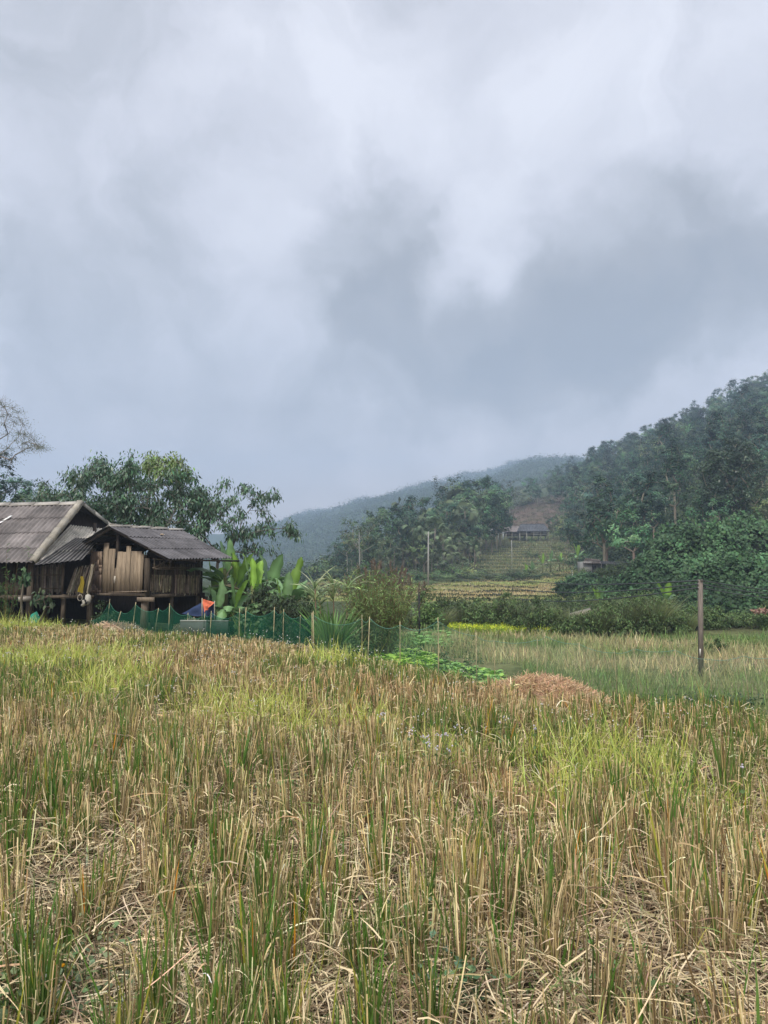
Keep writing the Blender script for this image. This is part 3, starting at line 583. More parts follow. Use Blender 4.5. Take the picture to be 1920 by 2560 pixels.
# grey sheet-metal pieces
mb = MB(); quadslab(mb, [W(451, 1552, 20.8), W(571, 1553, 20.6), W(571, 1592, 20.6), W(451, 1592, 20.8)], .02, (.06, .085, .07)); beam(mb, W(451, 1551.5, 20.8), W(571, 1552.5, 20.6), .05, .03, (.30, .32, .29))
quadslab(mb, [W(451, 1552, 20.8), W(571, 1553, 20.6), W(565, 1553, 22.2), W(455, 1553, 22.2)], .02, (.10, .10, .09))
tag(obj('planting_trough', mb, M_plain), 'long low grey trough standing behind the green net', 'trough')
def heap(name, label, cat, c, rx, ry, h, col, n, ln, wd, dome=True, flat=.35, fan=None, group=None, mat=None):
    mb = MB(); th = R(0, 2 * pi, n); rr = np.sqrt(R(0, 1, n)); x = np.cos(th) * rr; y = np.sin(th) * rr; z = h * (1 - rr ** 1.7) * R(.75, 1.08, n) + (fbm(x * 3, y * 3, 1, 77) - .5) * h * .35
    p = np.stack([c[0] + x * rx, c[1] + y * ry, c[2] + z], 1)
    if fan is None: d = np.stack([rng.normal(size=n), rng.normal(size=n), rng.normal(size=n) * flat], 1)
    else: d = np.stack([x * .8 + fan[0] + rng.normal(0, .2, n), y * .8 + fan[1] + rng.normal(0, .2, n), -.5 + fan[2] + rng.normal(0, .25, n)], 1)
    ribbons(mb, p - nrm(d) * ln / 2, d, R(.5, 1, n) * ln, wd, rng.normal(0, .12, (n, 3)) + A(0, 0, -.10), 3, C=tint(col, n, .28, .07))
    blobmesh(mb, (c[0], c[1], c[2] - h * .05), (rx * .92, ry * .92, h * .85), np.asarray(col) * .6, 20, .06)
    return tag(obj(name, mb, mat or M_straw), label, cat, group)
heap('straw_pile', 'low heap of pale cut straw in front of the hut posts', 'straw', G(285, 22.6), 1.0, .6, .30, (.62, .47, .33), 2200, .35, .014)
heap('palm_thatch', 'drooping heap of dry grey palm leaves beside the blue tarpaulin', 'thatch', G(475, 21.8), .75, .6, .55, (.30, .27, .18), 1500, .5, .014, fan=(-.3, -.4, -.2))
o = heap('straw_mound', 'reddish brown straw mound at the edge of the stubble field', 'straw mound', G(1335, 12.3, -.1), .98, .8, 0, (.40, .24, .13), 10, .2, .008)
bpy.data.objects.remove(o)
cM = G(1340, 12.3); topz = W(1340, 1676, 12.3)[2]
heap('straw_mound', 'reddish brown straw mound at the edge of the stubble field', 'straw mound', (cM[0], cM[1], cM[2] - .05), 1.22, .9, topz - cM[2] - .05, (.52, .36, .22), 14000, .26, .009, flat=.6)

# ---- nets on stakes
def net_fence(name, label, pts, hgt, mat, ropec, sag=.25, lean=0, dense=8, extra_stakes=(), rr=.010, polec=(.40, .34, .20), group=None):
    """pts: (px, base depth, top py) per stake"""
    root = thing(name, label, 'net fence', G(pts[0][0], pts[0][1]), group)
    B = [G(p[0], p[1]) for p in pts]; T = [W(p[0] + p[3], p[2], p[1]) for p in pts]
    V = []; top = []
    for i in range(len(pts) - 1):
        for j in range(dense + (i == len(pts) - 2)):
            s = j / dense; b = B[i] * (1 - s) + B[i + 1] * s; b[2] = H(b[0], b[1]) - .02; t = T[i] * (1 - s) + T[i + 1] * s
            t = t - A(0, 0, 4 * s * (1 - s) * sag * (np.linalg.norm(B[i + 1] - B[i]) * .25 + .3)); top.append(t)
            ny = 7
            for k in range(ny): f = k / (ny - 1); q = b * (1 - f) + t * f; V.append(q + A(.02 * sin(9 * s + 3 * f + i), .05 * sin(s * 13 + f * 5 + i * 2) , 0))
    n = len(top); iq = np.arange(n - 1)[:, None] * 7 + np.arange(6)[None]; mb = MB(); mb.add(V, np.stack([iq, iq + 7, iq + 8, iq + 1], -1).reshape(-1, 4))
    net = obj('net', mb, mat, root, smooth=True)
    mb = MB(); tube(mb, top, .005, ropec, 4); obj('rope', mb, M_plain, root)
    for p, b, t in zip(pts, B, T):
        mb = MB(); e = t + nrm(t - b) * R(.02, .10); tube(mb, [b + A(0, 0, -.1), (b + e) / 2 + A(R(-.01, .01), 0, 0), e], rr * R(.8, 1.2), np.asarray(polec) * R(.7, 1.1), 6); obj('stake', mb, M_wood, root)
    return root
net_fence('net_fence', 'dark green net on bamboo stakes running from the hut past the banana plants',
    [(228, 23.0, 1552, 0), (274, 22.6, 1506, 0), (292, 22.4, 1530, 10), (336, 22.0, 1511, 3), (392, 21.6, 1522, 4), (426, 21.4, 1512, -2), (470, 21.0, 1536, 0), (512, 20.7, 1535, 0), (528, 20.6, 1532, 0), (603, 19.8, 1530, -4), (615, 19.7, 1528, 0), (686, 19.3, 1526, 0), (709, 19.2, 1529, 0), (751, 18.9, 1540, 0), (783, 18.6, 1536, -3)], 1, M_net, (.05, .20, .13), sag=.28)
net_fence('net_fence', 'thin green net sagging on bamboo stakes in front of the big bushy cane clump',
    [(786, 18.5, 1538, -3), (908, 17.9, 1547, -3), (918, 17.9, 1545, 6), (1000, 17.4, 1562, 0), (1093, 16.9, 1552, 2)], 1, M_net3, (.12, .28, .20), sag=.30)
net_fence('net_fence', 'faint pale green net on thin stakes running past the straw mound to the right',
    [(1095, 16.9, 1553, 0), (1190, 17.4, 1590, 0), (1235, 17.6, 1602, 0), (1335, 17.9, 1600, 8), (1362, 18.0, 1590, 0), (1448, 18.0, 1610, 0), (1536, 18.0, 1632, 0), (1587, 18.0, 1622, -3), (1685, 17.8, 1625, 3), (1770, 17.7, 1648, 0), (1858, 17.5, 1640, 0), (1960, 17.3, 1640, 0), (2080, 17.0, 1650, 0)], 1, M_net2, (.14, .26, .20), sag=.12, rr=.009)
mb = MB(); pts_ = [W(72, 1548, 23.0), W(78, 1536, 23.0), W(92, 1528, 23.1), (W(101, 1546, 23.2)), W(94, 1556, 22.9), W(74, 1560, 22.9)]; c_ = np.mean(pts_, 0) + A(0, -.12, 0)
mb.add(pts_ + [c_], T=[[6, i, (i + 1) % 6] for i in range(6)]); mb.add(np.array(pts_ + [c_ - A(0, -.3, 0)]), T=[[6, (i + 1) % 6, i] for i in range(6)])
tag(obj('net_scrap', mb, mat_net('net_scrap', (.04, .25, .17), .8)), 'small heaped scrap of green net below the farmhouse', 'net')
# ---------------------------------------------------------------- trees and shrubs
def skeleton(mb, base, fork, cl, r0, C, sides=5, sag=.0):
    """trunk from base to fork, limbs growing to every crown clump (pipe model)"""
    base = np.asarray(base, float); fork = np.asarray(fork, float)
    nodes = [base, base * .5 + fork * .5 + A(R(-.1, .1), R(-.1, .1), 0) * np.linalg.norm(fork - base) * .15, fork]; par = [-1, 0, 1]
    order = np.argsort([np.linalg.norm(c - fork) for c in cl])
    tips = []
    for i in order:
        c = cl[i]; d = [np.linalg.norm(c - nodes[j]) * (1 + .0 * j) + .25 * np.linalg.norm(nodes[j] - fork) + (0 if nodes[j][2] < c[2] + .3 else 1.5) for j in range(1, len(nodes))]
        j = int(np.argmin(d)) + 1; m = nodes[j] * .5 + c * .5 + A(R(-.08, .08), R(-.08, .08), R(-.02, .10)) * np.linalg.norm(c - nodes[j])
        nodes.append(m); par.append(j); nodes.append(c); par.append(len(nodes) - 2); tips.append(len(nodes) - 1)
    cnt = np.zeros(len(nodes))
    for t in tips:
        k = t
        while k >= 0: cnt[k] += 1; k = par[k]
    tot = max(cnt[0], 1)
    for k in range(1, len(nodes)):
        a, b = par[k], k; ra = r0 * (cnt[b] / tot) ** .5; rb = ra * .85 if cnt[b] > 1 else ra * .4
        if a == 0: ra = r0 * 1.15
        sticks(mb, nodes[a], nodes[b], ra, tint(C, 1, .15, .04), sides=sides, r1=rb)
    return nodes, tips
def leafclump(mb, c, rad, n, size, col, asp=.55, droop=0, up=.5, sq=.7, var=.22, gd=None):
    """leaves scattered through an uneven flattened ball"""
    d = nrm(rng.normal(size=(n, 3))); rr = np.minimum(np.abs(rng.normal(.55, .36, n)) + .08, R(.9, 1.25, n)); p = np.asarray(c) + d * rr[:, None] * rad * A(1, 1, sq)
    nv = d * .95 + A(0, 0, up) + rng.normal(0, .38, (n, 3))
    if gd is not None: nv = nv * .6 + np.asarray(gd) * .9
    if droop:
        dv = d * .5 + A(0, 0, -droop) + rng.normal(0, .3, (n, 3)); diamonds(mb, p, nrm(nv), size * R(.7, 1.25, n), tint(col, n, var, .08), asp, dv)
    else: diamonds(mb, p, nrm(nv), size * R(.6, 1.3, n), tint(col, n, var, .08), asp)

BARK = A(.20, .17, .13); GREYBARK = A(.30, .28, .24)
# prototype crowns for the wooded hills: built about 10 m tall at the origin, then copied
def proto_tree(kind, seed):
    global rng; rng = np.random.default_rng(seed)
    t = MB(); c = MB(); cl = []; cols = []
    if kind == 'round':
        h, w = 9.5, 4.2
        for i in range(46): a = R(0, 2 * pi); q = R(0, 1) ** .5; z = R(-.8, 1); cl.append(A(cos(a) * w * q * math.sqrt(1 - max(z, 0) ** 2 * .8), sin(a) * w * q * math.sqrt(1 - max(z, 0) ** 2 * .8), 6.0 + z * 3.6))
        rad, n, ls = .98, 62, .42; col = A(.040, .088, .046); fork = A(0, 0, 2.8)
    elif kind == 'tall':
        for i in range(42): z = R(0, 1); a = R(0, 2 * pi); q = R(.2, 1) * (2.6 * (1 - z) ** .5 + .7); cl.append(A(cos(a) * q, sin(a) * q, 3.6 + z * 8))
        rad, n, ls = .85, 60, .36; col = A(.030, .068, .040); fork = A(0, 0, 3.6)
    elif kind == 'layered':
        for i in range(30): a = R(0, 2 * pi); q = R(.2, 1) * 4.6; cl.append(A(cos(a) * q, sin(a) * q, R(3.5, 8.2) - q * .25))
        rad, n, ls = 1.05, 70, .40; col = A(.070, .134, .054); fork = A(0, 0, 2.2)
    elif kind == 'open':
        for i in range(20): a = R(0, 2 * pi); q = R(.3, 1) * 3.4; cl.append(A(cos(a) * q, sin(a) * q, R(5.5, 10.5)))
        rad, n, ls = .95, 42, .34; col = A(.065, .095, .045); fork = A(0, 0, 5)
    elif kind == 'shrub':
        for i in range(22): a = R(0, 2 * pi); q = R(0, 1) ** .5 * 3.2; cl.append(A(cos(a) * q, sin(a) * q, R(.4, 3.6) * (1 - (q / 4) ** 2) + .3))
        rad, n, ls = 1.1, 62, .36; col = A(.075, .115, .045); fork = A(0, 0, .5)
    elif kind == 'bare':
        for i in range(34): a = R(0, 2 * pi); q = R(.3, 1) * 3.0; cl.append(A(cos(a) * q, sin(a) * q, R(4, 9.5)))
        rad, n, ls = .8, 5, .3; col = A(.16, .14, .09); fork = A(0, 0, 3.2)
    cl = [np.array(x) for x in cl]
    skeleton(t, A(0, 0, -1.5), fork, cl, {'shrub': .07, 'open': .13, 'bare': .13}.get(kind, .2), GREYBARK * .75 if kind in ('open', 'bare') else BARK)
    cc0 = np.mean(cl, 0) - A(0, 0, 1)
    for x in cl: leafclump(c, x, rad * R(.7, 1.25), int(n * R(.7, 1.3)), ls, gd=nrm(x - cc0), col=1.25 * col * np.exp(R(-.45, .35)) * A(R(.8, 1.25), 1, R(.8, 1.2)))
    tm = t.mesh(kind + '_trunk', M_bark); cm = c.mesh(kind + '_crown', M_crown)
    return tm, cm
PROTO = {}
for i, k in enumerate(('round', 'tall', 'layered', 'open', 'shrub', 'bare', 'round', 'shrub', 'layered', 'tall')): PROTO.setdefault(k, []).append(proto_tree(k, 100 + i))
def put(kind, var, loc, s, rz, name, label, cat, group=None, sz=None):
    tm, cm = PROTO[kind][var % len(PROTO[kind])]
    r = thing(name, label, cat, loc, group); r.rotation_euler = (0, 0, rz); r.scale = (s, s, sz or s)
    for nm, me in (('trunk', tm), ('crown', cm)):
        o = bpy.data.objects.new(nm, me); COL.objects.link(o); o.parent = r
    return r
rng = np.random.default_rng(11)

# fan palms
def palm_proto(seed, trunkh, nl, ll):
    global rng; rng = np.random.default_rng(seed); t = MB(); c = MB()
    P = [A(0, 0, -1), A(.1, 0, trunkh * .5), A(.15, .1, trunkh)]; tube(t, P, [.16, .13, .13], (.16, .14, .115), 6)
    for i in range(nl):
        az = R(0, 2 * pi); el = R(-.5, 1.3); d = A(cos(az) * cos(el), sin(az) * cos(el), sin(el)); st = A(.15, .1, trunkh); e = st + d * ll * .9 + A(0, 0, -.25 * cos(el) * ll)
        sticks(c, st, e, .02, (.09, .12, .05), sides=3); m = 15; s = nrm(np.cross(d, A(0, 0, 1)) + 1e-6); n_ = np.cross(s, d); ro = R(-1.3, 1.3); s, n_ = s * cos(ro) + n_ * sin(ro), n_ * cos(ro) - s * sin(ro)
        a = np.linspace(-1.5, 1.5, m); D = d[None] * np.cos(a)[:, None] + s[None] * np.sin(a)[:, None] + A(0, 0, -.15)
        col = A(.10, .145, .075) * np.exp(R(-.4, .45)) if el > -.35 or R() < .5 else A(.12, .11, .075)
        ribbons(c, np.repeat(e[None], m, 0), D, ll * .80 * R(.85, 1.1, m), .15, np.broadcast_to(A(0, 0, -.45), (m, 3)), 2, C=tint(col, m, .1, .05), side=nrm(np.cross(D, n_[None] + D * 0)), prof=(.35, 1, .15))
    return t.mesh('palm_trunk', M_bark), c.mesh('palm_crown', M_crown)
PROTO['palm'] = [palm_proto(301, 5.8, 26, 1.25), palm_proto(302, 7.0, 24, 1.2), palm_proto(303, 4.5, 26, 1.35)]
def banana_mesh(t, c, base, h, nl, ll, seed, bright=.5, wide=.5, ragged=0.6, upr=2):
    g = np.random.default_rng(seed); base = np.asarray(base, float)
    top = base + A(g.uniform(-.1, .1), g.uniform(-.1, .1), h * .62); tube(t, [base - A(0, 0, .2), (base + top) / 2, top], [.13 * h / 3 + .03, .10 * h / 3 + .03, .05], (.13, .14, .06), 8)
    for i in range(nl):
        az = i * 2.4 + g.uniform(-.4, .4); u = i < upr; el = g.uniform(1.15, 1.5) if u else g.uniform(.45, 1.1)
        d = A(cos(az) * cos(el), sin(az) * cos(el), sin(el)); l_ = ll * g.uniform(.75, 1.1); segs = 12; tt = np.linspace(0, 1, segs + 1); bend = (.12 if u else g.uniform(.3, .8))
        st = top - A(0, 0, h * .12); mid = st[None] + d[None] * (tt * l_)[:, None] * 1.15 + A(0, 0, -1)[None] * (tt ** 2.2 * l_ * bend)[:, None]
        Tn = nrm(np.gradient(mid, axis=0)); s = nrm(np.cross(Tn, A(0, 0, 1)[None] + A(.3, .2, 0))); n_ = nrm(np.cross(s, Tn))
        pw = np.interp(tt, [0, .16, .22, .4, .75, .92, 1], [.05, .06, .55, 1, .92, .5, .04]) * wide * .5 * (g.uniform(.85, 1.1))
        pw = pw * (1 if u else g.uniform(.62, 1.12, segs + 1)); fold = (.35 if u else .12) * g.uniform(.5, 1.4)
        col = (A(.15, .27, .035) if (g.random() < bright and u) else A(.10, .19, .065)) * np.exp(g.uniform(-.25, .25))
        if not u and g.random() < .06: col = A(.16, .13, .07)
        Ls = mid - s * pw[:, None] + n_ * (pw * fold)[:, None] + g.normal(0, .01 + ragged * .02, (segs + 1, 3)); Rs = mid + s * pw[:, None] + n_ * (pw * fold)[:, None] + g.normal(0, .01 + ragged * .02, (segs + 1, 3))
        droop = -A(0, 0, 1)[None] * (pw * (0 if u else .5))[:, None]; Ls = Ls + droop; Rs = Rs + droop
        V = np.stack([Ls, mid, Rs], 1).reshape(-1, 3); k = np.arange(segs) * 3
        cc = np.stack([np.broadcast_to(col, (segs + 1, 3)), np.broadcast_to(col * 1.5 + .03, (segs + 1, 3)), np.broadcast_to(col * .9, (segs + 1, 3))], 1).reshape(-1, 3) * g.uniform(.85, 1.12, (3 * segs + 3, 1))
        c.add(V, np.concatenate([np.stack([k, k + 1, k + 4, k + 3], 1), np.stack([k + 1, k + 2, k + 5, k + 4], 1)]), C=cc)
def banana(label, loc, h, nl, ll, seed, **kw):
    r = thing('banana_plant', label, 'banana plant', loc, 'banana plants'); t = MB(); c = MB(); banana_mesh(t, c, loc, h, nl, ll, seed, **kw)
    obj('stem', t, M_bark, r); obj('foliage', c, M_leaf, r, smooth=False); return r
BL = [("banana plant tallest of the clump with an upright pale leaf beside the hut roof", 562, 26.2, 3.8, 8, 1.75, 1, dict(bright=.35, wide=.50)),
 ("banana plant with bright yellow-green upright leaves just right of the hut eave", 592, 25.6, 3.1, 9, 1.5, 2, dict(bright=.95, wide=.40, upr=3)),
 ("banana plant with two bright leaves standing above the dark shrub", 640, 25.0, 2.9, 9, 1.55, 3, dict(bright=.95, wide=.38, upr=3)),
 ("low banana plant with a narrow bright leaf under the larger bananas", 578, 24.0, 1.7, 8, 1.2, 4, dict(bright=.4, wide=.42)),
 ("dark banana plant half hidden behind the hut corner", 528, 27.5, 2.6, 8, 1.5, 5, dict(bright=.15, wide=.5)),
 ("banana plant with one long bright leaf leaning right above the cane", 716, 25.2, 2.4, 7, 1.75, 16, dict(bright=1, wide=.40, upr=1)),
 ("banana plant spreading wide torn leaves behind the clump", 668, 27.5, 3.3, 9, 1.7, 7, dict(bright=.3, wide=.5)),
 ("small banana plant with drooping leaves close to the blue tarpaulin", 545, 23.6, 1.5, 7, 1.1, 8, dict(bright=.25, wide=.4)),
 ("banana plant with drooping leaves between the clump and the sugar cane", 700, 24.2, 1.9, 8, 1.35, 9, dict(bright=.35, wide=.42)),
 ("banana plant behind the others nearest the tree with dull leaves", 610, 28.0, 3.0, 8, 1.6, 10, dict(bright=.25, wide=.5))]
for (lb, px, d, h, nl, ll, sd, kw) in BL: banana(lb, G(px, d), h, nl, ll, sd, **kw)

# trees behind the houses, limbs grown towards chosen crown clumps
def big_tree(name, label, cat, base, fork, spots, r0, rad, n, size, col, asp=.42, droop=.8, sq=.8, depth=1.6, sides=5, mat=None, colf=None, bark=BARK):
    cl = [W(px, py, d + R(-depth, depth)) for (px, py, d) in spots]; r = thing(name, label, cat, base); t = MB(); c = MB()
    nodes, tips = skeleton(t, base, fork, cl, r0, bark, sides)
    for x, (px, py, d) in zip(cl, spots):
        cc = np.asarray(col) * np.exp(R(-.28, .32)); cc = colf(px, py, cc) if colf else cc
        leafclump(c, x, rad * R(.75, 1.25), int(n * R(.7, 1.3)), size, cc, asp, droop, .5, sq, .25)
        m = 7; e = x + nrm(rng.normal(size=(m, 3))) * rad * .8; sticks(t, np.repeat(x[None], m, 0), e, .010, bark, 3, .004)
    obj('trunk', t, M_bark, r); obj('crown', c, mat or M_leaf, r); return r
def spots_poly(n, top, bot, x0, x1, d):
    """clump spots between a top outline [(px,py)..] and a bottom one; denser along the top"""
    out = []
    tx, ty = zip(*top); bx, by = zip(*bot)
    for i in range(n):
        px = R(x0, x1); a = np.interp(px, tx, ty); b = np.interp(px, bx, by); out.append((px, a + 10 + (b - a - 10) * R(0, 1) ** 1.15, d))
    return out
LG = A(.066, .128, .070)
top1 = [(95, 1255), (108, 1185), (122, 1235), (150, 1235), (165, 1215), (178, 1170), (200, 1185), (222, 1155), (250, 1133), (268, 1155), (290, 1175), (330, 1168)]
bot1 = [(95, 1290), (330, 1350)]
top2 = [(290, 1170), (318, 1150), (335, 1122), (350, 1112), (365, 1150), (385, 1135), (412, 1133), (440, 1142), (470, 1165), (485, 1200), (520, 1235)]
bot2 = [(290, 1330), (530, 1330)]
big_tree('broadleaf_tree', 'bushy dark green tree with drooping leaves standing behind the farmhouse roof', 'tree', G(230, 32), W(232, 1370, 32), spots_poly(112, top1, bot1, 98, 325, 32), .10, .52, 80, .20, LG * .95, asp=.36, depth=2.2)
big_tree('broadleaf_tree', 'tall tree with yellowish top leaves and a grey trunk behind the hut roof', 'tree', G(396, 31.5), W(394, 1330, 31.5), spots_poly(116, top2, bot2, 295, 520, 31.5), .11, .52, 80, .20, LG * 1.05, asp=.36, depth=2.2,
         colf=lambda px, py, c: (np.asarray(c) * A(1.7, 1.35, .65) if (py < 1185 and px > 345) else c), bark=GREYBARK * .9)
sp3 = []
for (x0, y0, x1, y1, k) in ((500, 1330, 560, 1205, 10), (530, 1300, 640, 1205, 12), (540, 1320, 690, 1240, 12), (560, 1360, 700, 1300, 8), (600, 1340, 762, 1318, 11), (560, 1380, 690, 1372, 8), (490, 1230, 545, 1290, 10), (520, 1250, 600, 1350, 10), (640, 1220, 660, 1290, 5), (690, 1300, 740, 1340, 5), (500, 1350, 560, 1385, 6)):
    for i in range(k): s = R(0, 1); sp3.append((x0 + (x1 - x0) * s + R(-9, 9), y0 + (y1 - y0) * s + R(-9, 9), 30.5))
big_tree('leaning_tree', 'open tree with long branches reaching right over the banana plants', 'tree', G(535, 30.5), W(545, 1400, 30.5), sp3, .07, .38, 38, .19, LG * 1.05, asp=.34, droop=1.0, depth=1.4, bark=A(.12, .10, .09))
big_tree('understory_tree', 'dense low dark tree filling the gap behind the hut roof', 'tree', G(300, 35), W(300, 1380, 35), spots_poly(50, [(120, 1285), (480, 1275)], [(120, 1350), (500, 1380)], 125, 500, 35), .12, .6, 80, .21, LG * .75, asp=.4)
# feathery tree at the left edge
spf = [(px, py, 44) for (px, py) in ((0, 1008), (12, 1015), (32, 1020), (45, 1030), (20, 1035), (5, 1040), (50, 1050), (58, 1060), (36, 1055), (10, 1060), (62, 1085), (48, 1085), (75, 1090), (60, 1108), (85, 1100), (92, 1112), (100, 1118), (75, 1120), (40, 1100), (20, 1085), (-15, 1000), (-40, 1010), (-30, 1040), (-60, 1060), (-70, 1020), (-100, 1050), (-40, 1080), (95, 1120), (108, 1118), (55, 1128), (20, 1120), (0, 1135), (-20, 1120), (-80, 1100), (-120, 1080), (28, 1150))]
big_tree('feathery_tree', 'thin pale feathery tree reaching in from the left edge against the sky', 'tree', G(-150, 44), W(-90, 1200, 44), spf, .075, .75, 110, .10, A(.10, .125, .075), asp=.3, droop=.2, sq=.35, depth=2.2, bark=A(.22, .20, .18))
# left hill trees
for i, (px, d, k, s) in enumerate(sorted([(-60, 62, 'round', .75), (10, 58, 'layered', .62), (40, 66, 'round', .70), (70, 75, 'tall', .62), (85, 60, 'shrub', .9), (120, 80, 'round', .62), (-10, 80, 'tall', .9), (150, 70, 'shrub', 1.0), (40, 95, 'round', .85), (-120, 70, 'layered', .8), (100, 110, 'round', .65), (180, 90, 'layered', .6), (-20, 55, 'shrub', 1.1), (230, 60, 'shrub', .9), (330, 55, 'shrub', .8)])):
    p = G(px, d); put(k, i, p, s, R(0, 6.28), 'hillside_tree', '%s from the left of the dark trees on the low hill behind the farmhouse' % ORD[i], 'tree', 'trees on the low hill behind the farmhouse')

# ---- central wood: broadleaf trees then fan palms in front
def top_scale(px, d, toppy, natural): z = H((px - 960) / F * d, d); return max(.25, (W(px, toppy, d)[2] - z) / natural)
NAT = dict(round=10.2, tall=12.4, layered=8.8, open=11.2, shrub=4.3, bare=10, palm=7.2)
for i, (px, d, tp, k) in enumerate([(868, 138, 1318, 'open'), (905, 140, 1292, 'open'), (880, 150, 1330, 'tall'), (950, 150, 1262, 'round'), (930, 142, 1310, 'round'), (985, 160, 1258, 'tall'), (1025, 165, 1228, 'tall'), (1008, 150, 1268, 'round'),
        (1060, 175, 1235, 'round'), (1050, 150, 1290, 'round'), (1105, 185, 1213, 'tall'), (1128, 195, 1186, 'open'), (1140, 190, 1205, 'round'), (1170, 200, 1196, 'tall'), (1195, 205, 1188, 'round'), (1215, 200, 1182, 'tall'), (1235, 205, 1192, 'tall'), (1250, 200, 1205, 'round'),
        (1215, 190, 1215, 'round'), (1180, 178, 1225, 'round'), (1242, 190, 1225, 'tall'), (1090, 160, 1270, 'round'), (1130, 170, 1250, 'round'), (1230, 180, 1245, 'tall'), (850, 160, 1350, 'round'), (830, 150, 1375, 'shrub'), (905, 132, 1380, 'shrub'), (960, 136, 1340, 'layered'), (1200, 176, 1255, 'round'), (1160, 160, 1290, 'round'),
        (870, 175, 1330, 'round'), (1010, 140, 1320, 'tall'), (1060, 140, 1330, 'layered'), (910, 160, 1300, 'tall')]):
    p = G(px, d); s = top_scale(px, d, tp, NAT[k]); put(k, i, p, s * .92 if k != 'tall' else s * 1.0, R(0, 6.28), 'wood_tree', ('dark %s tree, %s of the wood left of the terraces, %s row' % ({'round': 'round', 'tall': 'tall narrow', 'open': 'thin open', 'shrub': 'low bushy', 'layered': 'spreading'}[k], 'left end' if px < 950 else 'left half' if px < 1060 else 'right half' if px < 1180 else 'right end', 'front' if d < 145 else 'second' if d < 165 else 'back')), 'tree', 'trees of the wood left of the terraces', sz=s)
for i, (px, d, tp) in enumerate([(1005, 138, 1352), (1035, 140, 1318), (1065, 142, 1330), (1085, 145, 1295), (1110, 140, 1345), (1125, 150, 1300), (1150, 142, 1330), (1165, 160, 1275), (1140, 165, 1290), (1175, 145, 1340), (1190, 150, 1352), (1060, 150, 1300), (1020, 145, 1370), (985, 134, 1382), (1095, 136, 1375), (1130, 136, 1362), (1185, 142, 1375), (1155, 136, 1385), (1040, 134, 1392), (1010, 170, 1262), (1115, 180, 1228), (1145, 185, 1222), (1080, 133, 1400), (960, 133, 1400), (1075, 165, 1268)]):
    p = G(px, d); s = top_scale(px, d, tp, NAT['palm']); s = min(max(s, .7), 2.0); put('palm', i, p, s, R(0, 6.28), 'fan_palm', ('%s fan palm in the %s of the wood, %s row' % (['middling', 'tall', 'short broad'][i % 3], 'left part' if px < 1060 else 'middle' if px < 1120 else 'right part', 'front' if d < 138 else 'second' if d < 148 else 'back')), 'palm tree', 'fan palms at the front of the wood')
# slender pale trunks at its left
for i, (px, tp, d) in enumerate([(900, 1290, 130), (968, 1400, 128)]):
    p = G(px, d); s = top_scale(px, d, tp, 11.2)
    put('open', 0, p, s, R(0, 6), 'slender_tree', ['slender pale-trunked tree at the far left of the wood', 'short slender tree behind the brown reed plumes'][i], 'tree', sz=s)

# ---- right hillside
HILLG = 'trees on the right hillside'
occ = []; cnt_ = 0
hl = random.Random(5)
def zone(px, d, what):
    v = 'at the foot' if d < 150 else 'low on the slope' if d < 220 else 'halfway up the slope' if d < 300 else 'high on the slope' if d < 370 else 'along the ridge'
    h = 'left end' if px < 1560 else 'middle' if px < 1700 else 'right part' if px < 1820 else 'right edge'
    return '%s %s of the right hill, %s' % (what, v, h)
def hill_ok(px, d):
    if px < 1440 and d < 345: return False
    if px < 1500 and d < 150: return False
    return True
tries = 0
while cnt_ < 270 and tries < 20000:
    tries += 1; px = hl.uniform(1385, 2050); d = 92 + 320 * hl.random() ** .75
    if not hill_ok(px, d): continue
    x = (px - 960) / F * d
    if any((x - a) ** 2 + (d - b) ** 2 < (5.0 + d * .015) ** 2 for a, b in occ): continue
    occ.append((x, d)); z = float(H(x, d)); k = hl.choices(['round', 'tall', 'layered', 'open', 'bare', 'shrub'], [6, 5, 4, .9, .3, 1])[0]; s = hl.uniform(.8, 1.5) * (1.0 if d > 150 else .8) * (1.7 if k == 'shrub' else 1)
    cnt_ += 1; put(k, cnt_, (x, d, z), s, hl.uniform(0, 6.28), 'forest_tree', zone(px, d, {'round': 'round dark tree', 'tall': 'tall narrow dark tree', 'layered': 'lighter green layered tree', 'open': 'thin open tree',
        'bare': 'pale leafless tree', 'shrub': 'low bushy growth'}[k]), 'tree', HILLG)
